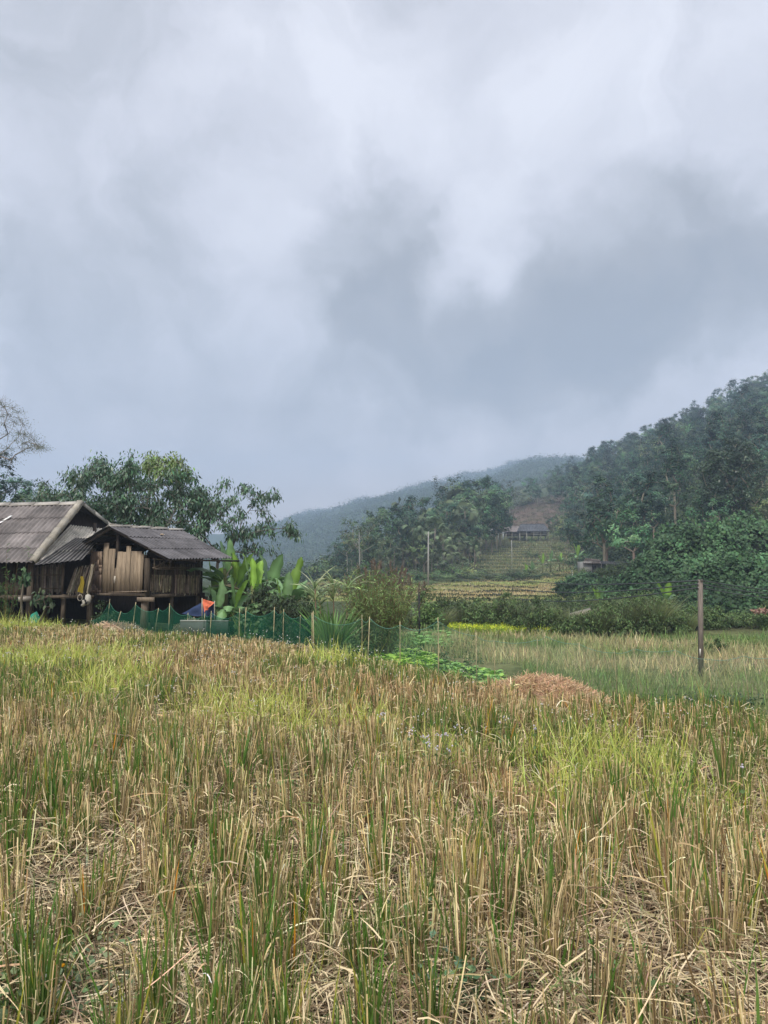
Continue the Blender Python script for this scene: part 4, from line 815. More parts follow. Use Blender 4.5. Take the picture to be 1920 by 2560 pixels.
for i, (px, d, tp, k, lab) in enumerate([(1535, 395, 1098, 'round', 'bluish round tree standing on the ridge left of the taller hill'), (1588, 398, 1090, 'round', 'highest bluish tree on the ridge below the steep forest'), (1512, 392, 1112, 'round', 'leftmost bluish tree of the ridge group'), (1560, 392, 1105, 'tall', 'bluish tree between the two round ones on the ridge'), (1663, 372, 1068, 'open', 'thin see-through tree on the skyline of the right hill'),
        (1725, 372, 1035, 'round', 'large round tree on the skyline of the right hill'), (1910, 372, 945, 'tall', 'topmost tree on the skyline at the right edge'), (1492, 330, 1135, 'round', 'dark tree where the far ridge meets the right hill'),
        (1330, 300, 1190, 'round', 'dark tree left of the reddish slope above the hill house'), (1276, 285, 1195, 'open', 'slender pale-trunked tree at the left of the reddish slope'), (1345, 292, 1205, 'tall', 'narrow tree above the reddish slope'), (1385, 300, 1195, 'open', 'thin tree with a pale trunk above the reddish slope'), (1405, 290, 1185, 'round', 'round dark tree right above the reddish slope'), (1300, 300, 1225, 'shrub', 'bush at the upper left of the reddish slope'), (1370, 296, 1235, 'shrub', 'bush at the top of the reddish slope'),
        (1385, 222, 1292, 'round', 'dark round tree beside the hill house'), (1405, 235, 1280, 'layered', 'spreading tree to the right of the hill house'), (1420, 205, 1290, 'layered', 'pale green tree below right of the hill house'), (1455, 170, 1330, 'round', 'dense round tree above the grey shed'), (1500, 160, 1330, 'round', 'dark tree behind the grey shed'), (1440, 140, 1375, 'shrub', 'shrub left of the grey shed'), (1540, 130, 1340, 'layered', 'leafy tree behind the open lean-to'),
        (1575, 120, 1360, 'layered', 'leafy tree right of the open lean-to'), (1425, 150, 1330, 'bare', 'pale leafless tree between the bananas on the far terraces'), (1330, 215, 1345, 'shrub', 'low bush in front of the hill house stilts'), (1265, 222, 1340, 'shrub', 'low bush by the white gate on the hill'), (1395, 185, 1350, 'shrub', 'bush at the right end of the stepped terraces'), (1325, 170, 1370, 'shrub', 'bush standing in the stepped terraces'),
        (1600, 118, 1182, 'tall', 'tall dark green tree rising in the middle of the right hillside'), (1612, 112, 1240, 'round', 'round lower crown against the tall dark tree'), (1585, 110, 1265, 'round', 'dark crown at the foot of the tall dark tree'), (1622, 106, 1290, 'round', 'dark crown above the vine covered mounds')]):
    p = G(px, d); s = top_scale(px, d, tp, NAT[k]); put(k, i, p, s, R(0, 6.28), 'hillside_tree' if k != 'shrub' else 'hillside_shrub', lab, 'tree' if k != 'shrub' else 'shrub')
# the big dark tree above the vines
spb = []
for i in range(150):
    a = R(0, 2 * pi); q = R(0, 1) ** .5; px = 1832 + cos(a) * q * 80; py = 1190 + sin(a) * q * 92 + abs(px - 1832) * .12; spb.append((px, py, 100))
big_tree('spreading_tree', 'largest dark green tree, broad crown standing out on the right hillside', 'tree', G(1840, 100), W(1838, 1290, 100), spb, .40, 1.0, 120, .38, A(.026, .052, .020), asp=.5, droop=0, depth=5)

# undergrowth covering the hills, and the far forest
def hill_points(n, pxr, dr, g, pw=.8):
    px = g.uniform(*pxr, n); d = dr[0] + (dr[1] - dr[0]) * g.random(n) ** pw; x = (px - 960) / F * d; return px, np.stack([x, d, H(x, d)], 1)
g_ = np.random.default_rng(21); rng = g_
mb = MB(); px, P = hill_points(5200, (1380, 2150), (62, 430), g_); keep = ~((px < 1440) & (P[:, 1] < 345)) & ~((px < 1500) & (P[:, 1] < 110)) & ~((px > 1450) & (px < 1570) & (P[:, 1] < 112)); P = P[keep]
px2, P2 = hill_points(700, (780, 1250), (130, 330), g_); P2 = P2[(px2 < 1160) | (P2[:, 1] > 150) & (px2 < 1190)]
px3, P3 = hill_points(900, (-260, 420), (48, 300), g_)
for Q in (P, P2, P3):
    for p in Q:
        s = .8 + p[1] * .004; leafclump(mb, p + A(0, 0, R(.3, 1.1) * s), s * R(.9, 1.6), 26, .34 * s + p[1] * .0009, A(.042, .072, .036) * np.exp(R(-.5, .5)) * A(R(.85, 1.25), 1, 1), sq=.7)
tag(obj('hill_undergrowth', mb, M_leafd), 'dense green undergrowth covering the slopes between the trees', 'undergrowth', kind='stuff')
mb = MB(); px, P = hill_points(900, (1230, 1440), (232, 345), g_)
for p in P: 
    col = A(.14, .105, .085) if R() < .62 else A(.06, .075, .04)
    leafclump(mb, p + A(0, 0, .4), R(.8, 1.5), 26, .42, col * np.exp(R(-.3, .3)), asp=.25, up=.1)
tag(obj('dry_brush', mb, M_leafd), 'reddish brown dry brush on the slope above the hill house', 'dry brush', kind='stuff')
mb = MB(); px, P = hill_points(11500, (560, 1640), (600, 1830), g_, 1.0)
for p, q in zip(P, px):
    s = R(2.4, 6.0) * (.6 + p[1] / 2200); leafclump(mb, p + A(0, 0, s), s * 1.2, 16, .9 + p[1] / 800, A(.045, .075, .035) * np.exp(R(-.4, .45)), sq=1.0)
px, P = hill_points(190, (700, 1500), (1780, 1815), g_, 1.0)
for p in P: s = R(2.2, 6.5); leafclump(mb, p + A(0, 0, s * 2.2), s, 16, 2.4, A(.035, .055, .028), sq=1.5)
tag(obj('far_forest', mb, M_leafd), 'hazy blue forest covering the far ridge', 'forest', kind='stuff')
mb = MB(); px, P = hill_points(1500, (1150, 1620), (450, 585), g_, 1.0)
for p in P: s = R(.6, 1.9) if R() < .8 else R(2, 3.5); leafclump(mb, p + A(0, 0, s * .7), s * 1.2, 16, .9, (A(.085, .11, .05) if R() < .6 else A(.04, .06, .03)) * np.exp(R(-.3, .3)), sq=.9)
px, P = hill_points(1400, (640, 900), (150, 520), g_, 1.0)
for p in P: s = R(.9, 3.2); leafclump(mb, p + A(0, 0, s * .7), s * 1.2, 20, .75, A(.05, .075, .038) * np.exp(R(-.4, .6)), sq=.9)
tag(obj('valley_scrub', mb, M_leafd), 'pale green scrub in the hazy valley and on the second ridge', 'scrub', kind='stuff')
rng = np.random.default_rng(13)
# ---------------------------------------------------------------- middle ground planting
def grass_clump(name, label, cat, px, d, h, w, n, col, wid=.025, bendf=.5, spread=.6, stems=False, hs=1.0, plume=None, group=None, base_w=None, leafy=False):
    """arching blades or cane from one foot"""
    p = G(px, d); r = thing(name, label, cat, p, group); c = MB()
    bw = w * .3 if base_w is None else base_w
    a = R(0, 2 * pi, n); q = np.sqrt(R(0, 1, n)); b = np.stack([p[0] + np.cos(a) * q * bw, p[1] + np.sin(a) * q * bw, np.full(n, p[2] - .05)], 1)
    d_ = np.stack([np.cos(a) * q * spread + rng.normal(0, .12, n), np.sin(a) * q * spread + rng.normal(0, .12, n), np.ones(n)], 1)
    if leafy:   # cane with many small leaves up the stem
        t = MB(); L_ = R(.55, 1.05, n) * h; e = b + nrm(d_) * L_[:, None]; sticks(t, b, e, .008, tint(A(.16, .12, .06), n, .2), 3, .003); obj('stem', t, M_reed, r)
        k = 18; f = R(.2, 1.0, (n, k)); pp = b[:, None] + nrm(d_)[:, None] * (L_[:, None] * f)[..., None]; pp = pp.reshape(-1, 3); m = len(pp)
        dv = np.repeat(nrm(d_), k, 0) * .8 + rng.normal(0, .55, (m, 3)); hi = f.reshape(-1, 1)
        cc = tint(col, m, .25, .08) * (1 - hi) + tint(np.asarray(col) * A(1.0, 1.25, 1.1), m, .45, .08) * hi
        ribbons(c, pp, dv, R(.12, .27, m), .020, rng.normal(0, .1, (m, 3)) + A(0, 0, -.45), 3, C=cc, prof=(.5, 1, .8, .05))
    else: ribbons(c, b, d_, R(.6, 1.05, n) * h, wid * R(.7, 1.2, n), np.stack([np.cos(a) * bendf * R(.2, 1, n), np.sin(a) * bendf * R(.2, 1, n), -bendf * R(.2, 1.1, n)], 1), 6, C=tint(col, n, .28, .08), C2=tint(np.asarray(col) * 1.25, n, .2, .08), prof=(.6, 1, 1, .9, .75, .45, .04), fold=.25)
    obj('foliage', c, M_leaf if not leafy else M_leafd, r)
    if plume:
        t = MB(); k = plume; a = R(0, 2 * pi, k); b = p + np.stack([np.cos(a) * bw, np.sin(a) * bw, R(0, .1, k)], 1); e = b + np.stack([np.cos(a) * R(.1, .8, k), np.sin(a) * R(.1, .8, k), h * R(1.0, 1.4, k)], 1); sticks(t, b, e, .008, (.18, .13, .08), 3)
        m = 110; bb = np.repeat(e, m, 0) - np.repeat(nrm(e - b), m, 0) * R(0, .55, (k * m, 1)); ribbons(t, bb, rng.normal(size=(k * m, 3)) * .35 + A(0, 0, .8), R(.10, .26, k * m), .022, rng.normal(0, .2, (k * m, 3)), 2, C=tint(A(.19, .145, .105), k * m, .3), prof=(.5, 1, .1)); obj('plume', t, M_straw, r)
    return r
GR = A(.085, .135, .045)
grass_clump('tall_grass_clump', 'tall dark green grass clump with broad arching blades behind the net', 'grass clump', 833, 20.6, 1.95, 1.0, 150, A(.10, .19, .05), wid=.06, bendf=.34, spread=.22, base_w=.22)
grass_clump('tall_grass_clump', 'narrow upright young grass clump beside the broad-leaved vine', 'grass clump', 618, 21.5, 1.2, .5, 30, A(.16, .24, .05), wid=.04, bendf=.25, spread=.25)
grass_clump('cane_clump', 'big bushy cane clump spreading like a vase right of the green net', 'cane', 952, 21.5, 2.45, 1.2, 340, A(.15, .18, .07), leafy=True, spread=.40, base_w=.26)
grass_clump('cane_clump', 'darker narrow cane growing at the left side of the big cane clump', 'cane', 920, 22.4, 2.6, .5, 110, A(.080, .14, .050), leafy=True, spread=.18, base_w=.22)
# sugar cane: bare reddish stems with a fan of long leaves
def sugarcane(px, d, top_py, label, leafn=16, ll=1.0, lean=0):
    p = G(px, d); r = thing('sugar_cane', label, 'sugar cane', p, 'sugar canes behind the net'); tp = W(px + lean, top_py, d); t = MB(); c = MB(); crown = p * .30 + tp * .70
    tube(t, [p - A(0, 0, .1), (p + crown) / 2 + A(.04, 0, 0), crown], [.022, .018, .012], (.20, .12, .08), 6); obj('stem', t, M_reed, r)
    a = R(0, 2 * pi, leafn); el = R(.5, 1.45, leafn); D = np.stack([np.cos(a) * np.cos(el), np.sin(a) * np.cos(el), np.sin(el)], 1); b = np.repeat(crown[None], leafn, 0) - (crown - p)[None] * R(0, .25, (leafn, 1))
    ribbons(c, b, D, ll * R(.7, 1.1, leafn), .045, np.stack([np.cos(a) * .25, np.sin(a) * .25, -R(.15, .65, leafn)], 1), 7, C=tint(A(.16, .24, .09), leafn, .25), C2=tint(A(.34, .40, .22), leafn, .2), prof=(.6, 1, 1, .9, .8, .6, .35, .03), fold=.3)
    obj('foliage', c, M_leaf, r)
sugarcane(788, 21.8, 1392, 'sugar cane with dark drooping leaves, leftmost of the tall canes', 26, .95)
sugarcane(832, 22.0, 1388, 'sugar cane with the widest pale fan of leaves above the grass clump', 24, .95, 2)
sugarcane(862, 22.0, 1392, 'rightmost tall sugar cane leaning right with leaves curving over', 22, .95, 8)
sugarcane(800, 22.5, 1440, 'short sugar cane between the tall ones', 16, .8)
def leaf_shrub(name, label, px, d, w, h, ncl, n, size, col, asp=.6, droop=0, rad=.3, cat='shrub', group=None, z0=0.0, trunk=True, dep=None):
    p = G(px, d); r = thing(name, label, cat, p, group); t = MB(); c = MB(); cl = []
    for i in range(ncl):
        a = R(0, 2 * pi); q = R(0, 1) ** .5; z = z0 + (h - z0) * R(.1, 1) * (1 - .55 * q * q); cl.append(p + A(cos(a) * q * w / 2, sin(a) * q * (dep or w) / 2, z))
    skeleton(t, p - A(0, 0, .1), p + A(0, 0, h * .15), cl, .03 + h * .01, BARK * .8, 3)
    for x in cl: leafclump(c, x, rad * R(.7, 1.3), int(n * R(.7, 1.3)), size, np.asarray(col) * np.exp(R(-.3, .35)), asp, droop, .6, .8)
    obj('trunk', t, M_bark, r); obj('crown', c, M_leafd, r); return r
leaf_shrub('dark_shrub', 'dark dense shrub behind the net between the bananas and grass clump', 690, 22.5, 1.8, 2.2, 60, 90, .13, A(.042, .062, .030), .35, .5, .28)
leaf_shrub('dark_shrub', 'low dark shrub at the foot of the sugar canes', 755, 21.5, 1.1, 1.4, 30, 80, .13, A(.040, .060, .026), .3, .5, .24)
leaf_shrub('broadleaf_vine', 'low vine with pale rounded leaves behind the net', 645, 21.8, 1.1, 1.35, 34, 34, .15, A(.105, .17, .075), .85, .3, .22, 'vine')
leaf_shrub('green_shrub', 'green shrub behind the low trough and blue tarpaulin', 560, 24.5, 2.0, 1.1, 30, 70, .15, A(.045, .08, .03), .6, .3, .3)
leaf_shrub('green_shrub', 'tall leafy growth filling in behind the banana plants', 620, 27.6, 3.4, 2.7, 60, 70, .18, A(.06, .105, .04), .5, .4, .36)
leaf_shrub('green_shrub', 'leafy growth behind the sugar canes and grass clump', 745, 26.5, 2.4, 2.0, 44, 70, .16, A(.07, .115, .045), .5, .4, .32)
leaf_shrub('green_shrub', 'leafy bush growing between the hut posts', 268, 23.7, .8, .98, 26, 30, .10, A(.045, .075, .032), .5, .3, .18)
leaf_shrub('green_shrub', 'small rounded plant right of the sugar canes', 870, 20.8, .6, 1.0, 16, 60, .10, A(.06, .10, .035), .6, .3, .2)
leaf_shrub('green_shrub', 'low leafy plants between the grass clump and the cane', 895, 20.0, 1.0, .7, 24, 60, .10, A(.07, .11, .035), .5, .3, .2)
leaf_shrub('broadleaf_sapling', 'sapling with broad drooping leaves below the left roof corner', 62, 23.4, .55, 1.75, 7, 14, .19, A(.055, .10, .05), .55, 1.0, .2, 'sapling', z0=1.25)
leaf_shrub('broadleaf_sapling', 'small plant with curled leaves beside the farmhouse post', 108, 23.5, .75, 1.15, 10, 12, .17, A(.065, .10, .05), .5, 1.0, .18, 'sapling', z0=.55)
grass_clump('tall_weed', 'tall feathery weed standing at the left edge in front of the farmhouse', 'weed', 18, 23.0, 2.6, .5, 16, A(.06, .105, .035), leafy=True, spread=.35, base_w=.18)
leaf_shrub('tall_weed', 'leafy green growth at the left edge below the weed', -5, 23.2, .9, 1.5, 22, 44, .15, A(.065, .11, .035), .35, .6, .26, 'weed')

# hedge across the valley floor
HG = 'bushes of the hedge across the valley'
gI = random.Random(3)
hedge = [(1065, 40, 1478, 1.5), (1090, 39, 1500, 1.3), (1130, 41, 1490, 1.5), (1165, 40, 1512, 1.3), (1195, 39, 1515, 1.3), (1225, 41, 1508, 1.4), (1260, 39.5, 1500, 1.5), (1290, 40, 1512, 1.4), (1325, 38, 1515, 1.5), (1355, 39, 1520, 1.4), (1385, 38, 1525, 1.3), (1420, 38, 1530, 1.5), (1455, 37, 1530, 1.5),
         (1490, 37, 1520, 1.5), (1520, 37, 1512, 1.6), (1550, 38, 1498, 1.7), (1590, 38, 1490, 1.8), (1625, 38, 1505, 1.5), (1660, 38, 1520, 1.5), (1700, 39, 1530, 1.6), (1735, 40, 1520, 1.6), (1780, 40, 1515, 1.8), (1830, 41, 1530, 1.6), (1880, 40, 1520, 1.8), (1930, 41, 1515, 1.8), (1990, 41, 1510, 2.0)]
for i, (px, d, tp, w) in enumerate(hedge):
    h = W(px, tp, d)[2] - H((px - 960) / F * d, d); dark = gI.uniform(.6, 1.35); tp += gI.uniform(-34, 6)
    if i % 2 == 0 or px > 1700: leaf_shrub('hedge_bush', 'bushy green shrub, %s plant of the valley hedge from its left end' % ORD[i], px, d, w * 1.35, h * gI.uniform(.95, 1.4), 56, 50, .16, A(.085, .13, .045) * dark, .35, .5, .32, group=HG)
    else: grass_clump('reed_bush', 'reedy grey-green bush, %s plant of the valley hedge from its left end' % ORD[i], 'reeds', px, d, h * gI.uniform(.95, 1.6), w, 950, A(.13, .155, .065) * dark, wid=.022, bendf=.42, spread=.26, base_w=w * .33, group=HG)
for i, (px, d, tp, w, lab) in enumerate([(1070, 37, 1500, 1.2, 'bright green small tree beside the black post'), (1500, 50, 1490, 4, 'tangled bush on the bank above the pale slab'), (1570, 52, 1475, 4, 'tall tangled bush on the bank at the middle right'), (1430, 52, 1485, 3.5, 'bush behind the pale slab'), (1370, 55, 1492, 3.5, 'low bush in front of the far paddies'), (1300, 56, 1500, 3, 'dark low bush edging the far paddies'),
        (1640, 50, 1490, 3.5, 'bush right of the green banana on the bank'), (1778, 29, 1590, .8, 'small round bush right behind the main pole'), (1255, 60, 1500, 3, 'brownish bush below the far paddies'), (1190, 58, 1500, 3, 'bush in the gap below the far paddies'), (1140, 56, 1498, 3, 'leftmost bush below the far paddies'), (1518, 92, 1408, 3.2, 'leafy bush half hiding the lean-to'), (1552, 90, 1402, 3.6, 'leafy bush over the right end of the lean-to'), (1450, 94, 1415, 2.6, 'brownish bush before the left wall of the shed'), (1475, 58, 1470, 4, 'bush on the green bank under the shed'), (1400, 60, 1485, 4, 'wide bush at the right end of the far paddies')]):
    h = max(.3, W(px, tp, d)[2] - H((px - 960) / F * d, d)); leaf_shrub('bank_bush' if i else 'small_tree', lab, px, d, w, h, 60 if w > 1 else 14, 44, .10 if w < 1 else .17, (A(.12, .19, .06) if i == 0 else A(.070, .105, .040) * np.exp(R(-.35, .35))), .45, .3, .15 if w < 1 else .42, cat='bush' if i else 'tree')
# vine covered mounds at the right
def mound(label, px, d, tp, wpx, col, size=.30, seed=0, n=5200):
    p = G(px, d); top = W(px, tp, d)[2]; h = top - p[2]; w = wpx / F * d / 2; r = thing('vine_mound', label, 'vines', p); c = MB(); t = MB()
    th = R(0, 2 * pi, n); cz = R(0, 1, n) ** .8; sr = np.sqrt(1 - cz ** 2); bump = 1 + .60 * (fbm(np.cos(th) * 2 + seed, cz * 3 + np.sin(th) * 2, 1.9, seed) - .5) + .34 * (vn(th * 5, cz * 8, 1, seed) - .5)
    nvv = np.stack([np.cos(th) * sr, np.sin(th) * sr, cz], 1); P = p + nvv * np.stack([w * bump, w * .8 * bump, h * bump], 1) + rng.normal(0, .10, (n, 3))
    tn = fbm(P[:, 0] * .7, P[:, 2] * .9, 1, seed + 3); cc = tint(col, n, .22, .08) * (.65 + .9 * np.clip((tn - .35) * 2, 0, 1))[:, None]  # light and dark variation painted into the leaves, for highlights and gaps
    diamonds(c, P, nrm(nvv * .9 + A(0, -.1, .55) + rng.normal(0, .38, (n, 3))), size * R(.6, 1.3, n), cc, .8, nrm(rng.normal(size=(n, 3)) * .6 + A(0, -.3, -.6)))
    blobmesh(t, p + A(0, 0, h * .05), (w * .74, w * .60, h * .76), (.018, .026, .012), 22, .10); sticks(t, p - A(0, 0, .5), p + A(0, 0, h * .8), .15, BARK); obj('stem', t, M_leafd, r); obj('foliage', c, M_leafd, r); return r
VC = A(.075, .145, .065)
for i, a in enumerate([('vine covered mound at the right edge, highest of the leafy mounds', 1880, 66, 1302, 190, VC, .30), ('vine covered mound with pale leaf tops left of the highest one', 1700, 64, 1318, 190, VC, .30), ('vine mound between the two largest mounds', 1790, 62, 1318, 150, VC * 1.05, .30), ('dark vine mound below the lean-to', 1625, 62, 1395, 130, VC * .8, .28),
    ('lower vine mound in front, behind the pole top', 1760, 54, 1405, 170, VC * .95, .27), ('lower vine mound at the right edge', 1890, 52, 1395, 190, VC * 1.1, .27), ('low vine bank left of the pole', 1655, 52, 1455, 160, VC * .85, .25), ('low vine bank above the hedge behind the pole', 1800, 47, 1470, 200, VC * .75, .24), ('small vine mound below the shed', 1540, 64, 1450, 130, VC * .85, .27), ('vine bank at the lower right edge', 1930, 46, 1465, 150, VC * .8, .24), ('vine bank in front of the grey shed', 1455, 78, 1442, 120, VC * .8, .3)]): mound(*a, seed=i * 3)
# bananas across the valley
for i, (px, d, h, ll, lab) in enumerate([(1355, 138, 3.6, 2.2, 'far banana plant left of the two on the terraces'), (1375, 142, 3.6, 2.2, 'far banana plant in the middle of the terrace group'), (1328, 132, 2.6, 1.8, 'low far banana plant at the foot of the terraces'), (1442, 132, 4.2, 2.6, 'far banana plant with raised pale leaves beside the leafless tree'), (1315, 134, 1.8, 1.6, 'small far banana plant at the end of the terrace hedge'),
        (1660, 44, 2.1, 1.25, 'green banana plant on the bank left of the main pole'), (1775, 110, 3.5, 2.2, 'far banana plant among the trees of the right hill'), (1490, 52, 1.6, 1.1, 'small banana plant on the bank near the pale slab'), (1398, 140, 3.0, 2.0, 'far banana plant behind the middle ones')]):
    banana(lab, G(px, d), h, 9, ll, 40 + i, bright=.55, wide=.55 if d > 100 else .42, upr=3)
for i, (px, d, tp, w) in enumerate([(985, 124, 1450, 5), (1015, 124, 1452, 5), (1050, 122, 1448, 6), (1085, 124, 1446, 5), (1120, 126, 1448, 6), (1155, 124, 1440, 6), (1185, 128, 1425, 6), (1215, 126, 1432, 6), (1250, 124, 1430, 5), (1280, 126, 1415, 6), (1305, 126, 1422, 6), (1335, 130, 1420, 5), (1370, 126, 1435, 5), (1402, 118, 1430, 4.5), (1430, 108, 1445, 5), (1465, 104, 1448, 4), (900, 110, 1450, 6), (940, 118, 1452, 5), (860, 105, 1458, 6), (810, 100, 1452, 7), (750, 90, 1455, 7), (700, 80, 1450, 7), (900, 131, 1405, 6), (940, 132, 1400, 6), (985, 131, 1412, 6), (1030, 131, 1415, 6), (1075, 130, 1420, 6), (1110, 131, 1412, 6), (1150, 132, 1405, 6), (1180, 133, 1400, 6)]):
    h = max(.8, W(px, tp, d)[2] - H((px - 960) / F * d, d)); put('shrub', i, G(px, d), w / 6.4, R(0, 6), 'field_edge_shrub', 'dark shrub in the row along the far side of the paddy terraces', 'shrub', 'shrubs along the far side of the paddies', sz=h / 4.3)
# reeds with brown plumes beyond the cane
for i, (px, d, h) in enumerate([(885, 42, 2.3), (915, 42, 2.8), (940, 41, 2.9), (965, 42, 3.0), (985, 41, 2.7), (1010, 42, 2.4), (1030, 41, 2.1), (935, 44, 3.2), (1000, 44, 2.6)]):
    grass_clump('plumed_reeds', 'tall reeds with reddish brown plumes behind the big cane clump', 'reeds', px, d, h * .85, 1.1, 90, A(.10, .12, .055), wid=.03, bendf=.5, spread=.4, plume=7, group='plumed reeds behind the cane clump')

# ---------------------------------------------------------------- buildings across the valley
def far_house(name, label, c, Ln, Dp, floor, wall, roofh, ang, rc, wc, posts=5, over=.6):
    c = np.asarray(c, float); X = A(cos(ang), sin(ang), 0); Yv = A(-sin(ang), cos(ang), 0); r = thing(name, label, 'house', c); pt = lambda a, b, z: c + X * a + Yv * b + A(0, 0, z); h1, h2 = Ln / 2, Dp / 2
    mb = MB(); z1, z2 = floor + wall, floor + wall + roofh
    for s in (-1, 1): corrugated(mb, pt(-h1 * .86, 0, z2), pt(h1 * .86, 0, z2), pt(-h1 - over, s * (h2 + over), z1 - .25), pt(h1 + over, s * (h2 + over), z1 - .25), pitch=.5, amp=.04, nrow=3, base=rc, seed=9 + s)
    for s in (-1, 1): corrugated(mb, pt(s * h1 * .86, -.05, z2 - .1), pt(s * h1 * .86, .05, z2 - .1), pt(s * (h1 + over), -h2 - over, z1 - .27), pt(s * (h1 + over), h2 + over, z1 - .27), pitch=.5, amp=.03, nrow=2, base=np.asarray(rc) * .9, seed=12)
    rf = obj('roof', mb, M_roof, r); mb = MB(); beam(mb, pt(-h1 * .86, 0, z2 + .05), pt(h1 * .86, 0, z2 + .05), .3, .12, np.asarray(rc) * 1.2); o = obj('ridge_cap', mb, M_roof, rf)
    mb = MB(); beam(mb, pt(-h1, -h2, floor + wall / 2), pt(h1, -h2, floor + wall / 2), .1, wall, wc); beam(mb, pt(-h1, h2, floor + wall / 2), pt(h1, h2, floor + wall / 2), .1, wall, wc)
    for s in (-1, 1): beam(mb, pt(s * h1, -h2, floor + wall / 2), pt(s * h1, h2, floor + wall / 2), .1, wall, wc)
    beam(mb, pt(-h1, 0, floor), pt(h1, 0, floor), Dp, .12, wc * .7); obj('wall', mb, M_wood, r)
    mb = MB()
    for a, w_ in ((-h1 * .35, 1.0), (h1 * .5, 1.3)): beam(mb, pt(a - w_ / 2, -h2 - .06, floor + wall * .55), pt(a + w_ / 2, -h2 - .06, floor + wall * .55), .05, wall * .4, (.02, .02, .02))
    obj('window', mb, M_plain, r)
    mb = MB(); beam(mb, pt(-h1 * .1, -h2 - .35, floor + .75), pt(h1 * .95, -h2 - .35, floor + .75), .06, .08, (.3, .29, .27)); beam(mb, pt(-h1 * .1, -h2 - .35, floor + .1), pt(h1 * .95, -h2 - .35, floor + .1), .06, .1, (.25, .24, .22)); obj('railing', mb, M_wood, r)
    for a in np.linspace(-h1, h1, posts):
        for b in (-h2, h2): mb = MB(); beam(mb, pt(a, b, -1), pt(a, b, floor + (wall if b < 0 else 0)), .28, .28, np.asarray((.24, .23, .2)) * R(.6, 1.3), Yv); obj('post', mb, M_wood, r)
    return r
hp = W(1332, 1351, 222); hp[2] = max(hp[2], H(hp[0], hp[1]))
far_house('hillside_stilt_house', 'grey-roofed stilt house on the hillside above the stepped terraces', hp, 8.2, 6, 1.5, 1.3, 2.1, -.10, A(.085, .09, .10), A(.15, .14, .13))
hp2 = W(1283, 1350, 226); hp2[2] = H(hp2[0], hp2[1])
far_house('roofed_outbuilding', 'low outbuilding with a paler brownish roof left of the hillside stilt house', hp2 + A(0, 0, .2), 5.5, 5, .9, 1.3, 1.7, .05, A(.19, .165, .155), A(.12, .10, .09), posts=4)
mb = MB(); a = W(1246, 1344, 218)
for s, w_ in ((0, .35), (1.4, .45)): beam(mb, a + A(s, 0, -.6), a + A(s, 0, 1.4), w_, .3, (.50, .52, .50), (0, 1, 0))
beam(mb, a + A(-.3, 0, 1.45), a + A(1.9, 0, 1.45), .4, .3, (.42, .44, .43)); tag(obj('white_gate', mb, M_plain), 'small white gate frame left of the hillside house', 'gate')
mb = MB(); a = W(1230, 1336, 218); tube(mb, [a - A(.1, 0, 1), W(1233, 1303, 218)], [.26, .2], (.50, .50, .47), 7); tag(obj('white_pole', mb, M_plain), 'thick pale leaning pole left of the white gate', 'pole')
mb = MB(); corrugated(mb, W(1212, 1326, 219), W(1234, 1320, 219), W(1210, 1330, 216), W(1232, 1325, 216), pitch=.4, nrow=2, base=A(.28, .26, .25))
rt = thing('open_shelter', 'small open shelter roof at the left end of the hillside clearing', 'shelter', W(1220, 1345, 218)); obj('roof', mb, M_roof, rt); mb = MB()
for q in (1213, 1231): beam(mb, W(q, 1350, 217), W(q, 1327, 217), .2, .2, (.2, .18, .15), (0, 1, 0))
obj('post', mb, M_wood, rt)
# grey shed and lean-to
sd = 98; sh = thing('concrete_shed', 'small grey concrete shed with a brown tiled roof at the foot of the right hill', 'shed', W(1475, 1438, sd)); mb = MB()
def boxw(mb, x0, x1, y0, y1, d, dp, C): p0, p1 = W(x0, y1, d), W(x1, y0, d); c = (p0 + p1) / 2 + A(0, dp / 2, 0); beam(mb, A(p0[0], c[1], c[2]), A(p1[0], c[1], c[2]), dp, p1[2] - p0[2], C)
boxw(mb, 1459, 1480, 1404, 1442, sd, 3, (.20, .20, .19)); obj('wall', mb, M_plain, sh); mb = MB(); boxw(mb, 1480, 1500, 1408, 1442, sd + .4, 2.6, (.16, .16, .15)); obj('annex_wall', mb, M_plain, sh)
mb = MB(); boxw(mb, 1482, 1490, 1414, 1440, sd + .3, .2, (.03, .03, .03)); obj('door', mb, M_plain, sh)
mb = MB(); corrugated(mb, W(1464, 1395, sd + 2.6), W(1500, 1399, sd + 2.6), W(1456, 1408, sd - .4), W(1503, 1410, sd - .4), pitch=.3, nrow=4, base=A(.11, .09, .08)); obj('roof', mb, M_roof, sh)
lt = thing('lean_to', 'dark open lean-to with thin posts right of the concrete shed', 'lean-to', W(1530, 1438, sd)); mb = MB(); corrugated(mb, W(1500, 1404, sd + 3), W(1560, 1404, sd + 3), W(1500, 1410, sd), W(1562, 1411, sd), pitch=.3, nrow=2, base=A(.07, .07, .075)); obj('roof', mb, M_roof, lt)
mb = MB(); boxw(mb, 1500, 1560, 1409, 1444, sd + 3, .2, (.03, .032, .035)); boxw(mb, 1524, 1533, 1415, 1424, sd + 2.8, .1, (.20, .21, .22)); obj('wall', mb, M_plain, lt)
for q in (1503, 1516, 1536, 1552): mb = MB(); beam(mb, W(q, 1444, sd), W(q, 1409, sd), .12, .12, (.14, .13, .12), (0, 1, 0)); obj('post', mb, M_wood, lt)
mb = MB(); corrugated(mb, W(1486, 1429, sd - 1), W(1512, 1424, sd - 1), W(1484, 1434, sd - 2.5), W(1513, 1428, sd - 2.5), pitch=.3, nrow=1, base=A(.16, .08, .065)); tag(obj('rusty_sheet', mb, M_roof), 'rusty reddish sheet propped before the concrete shed', 'metal sheet')
mb = MB()
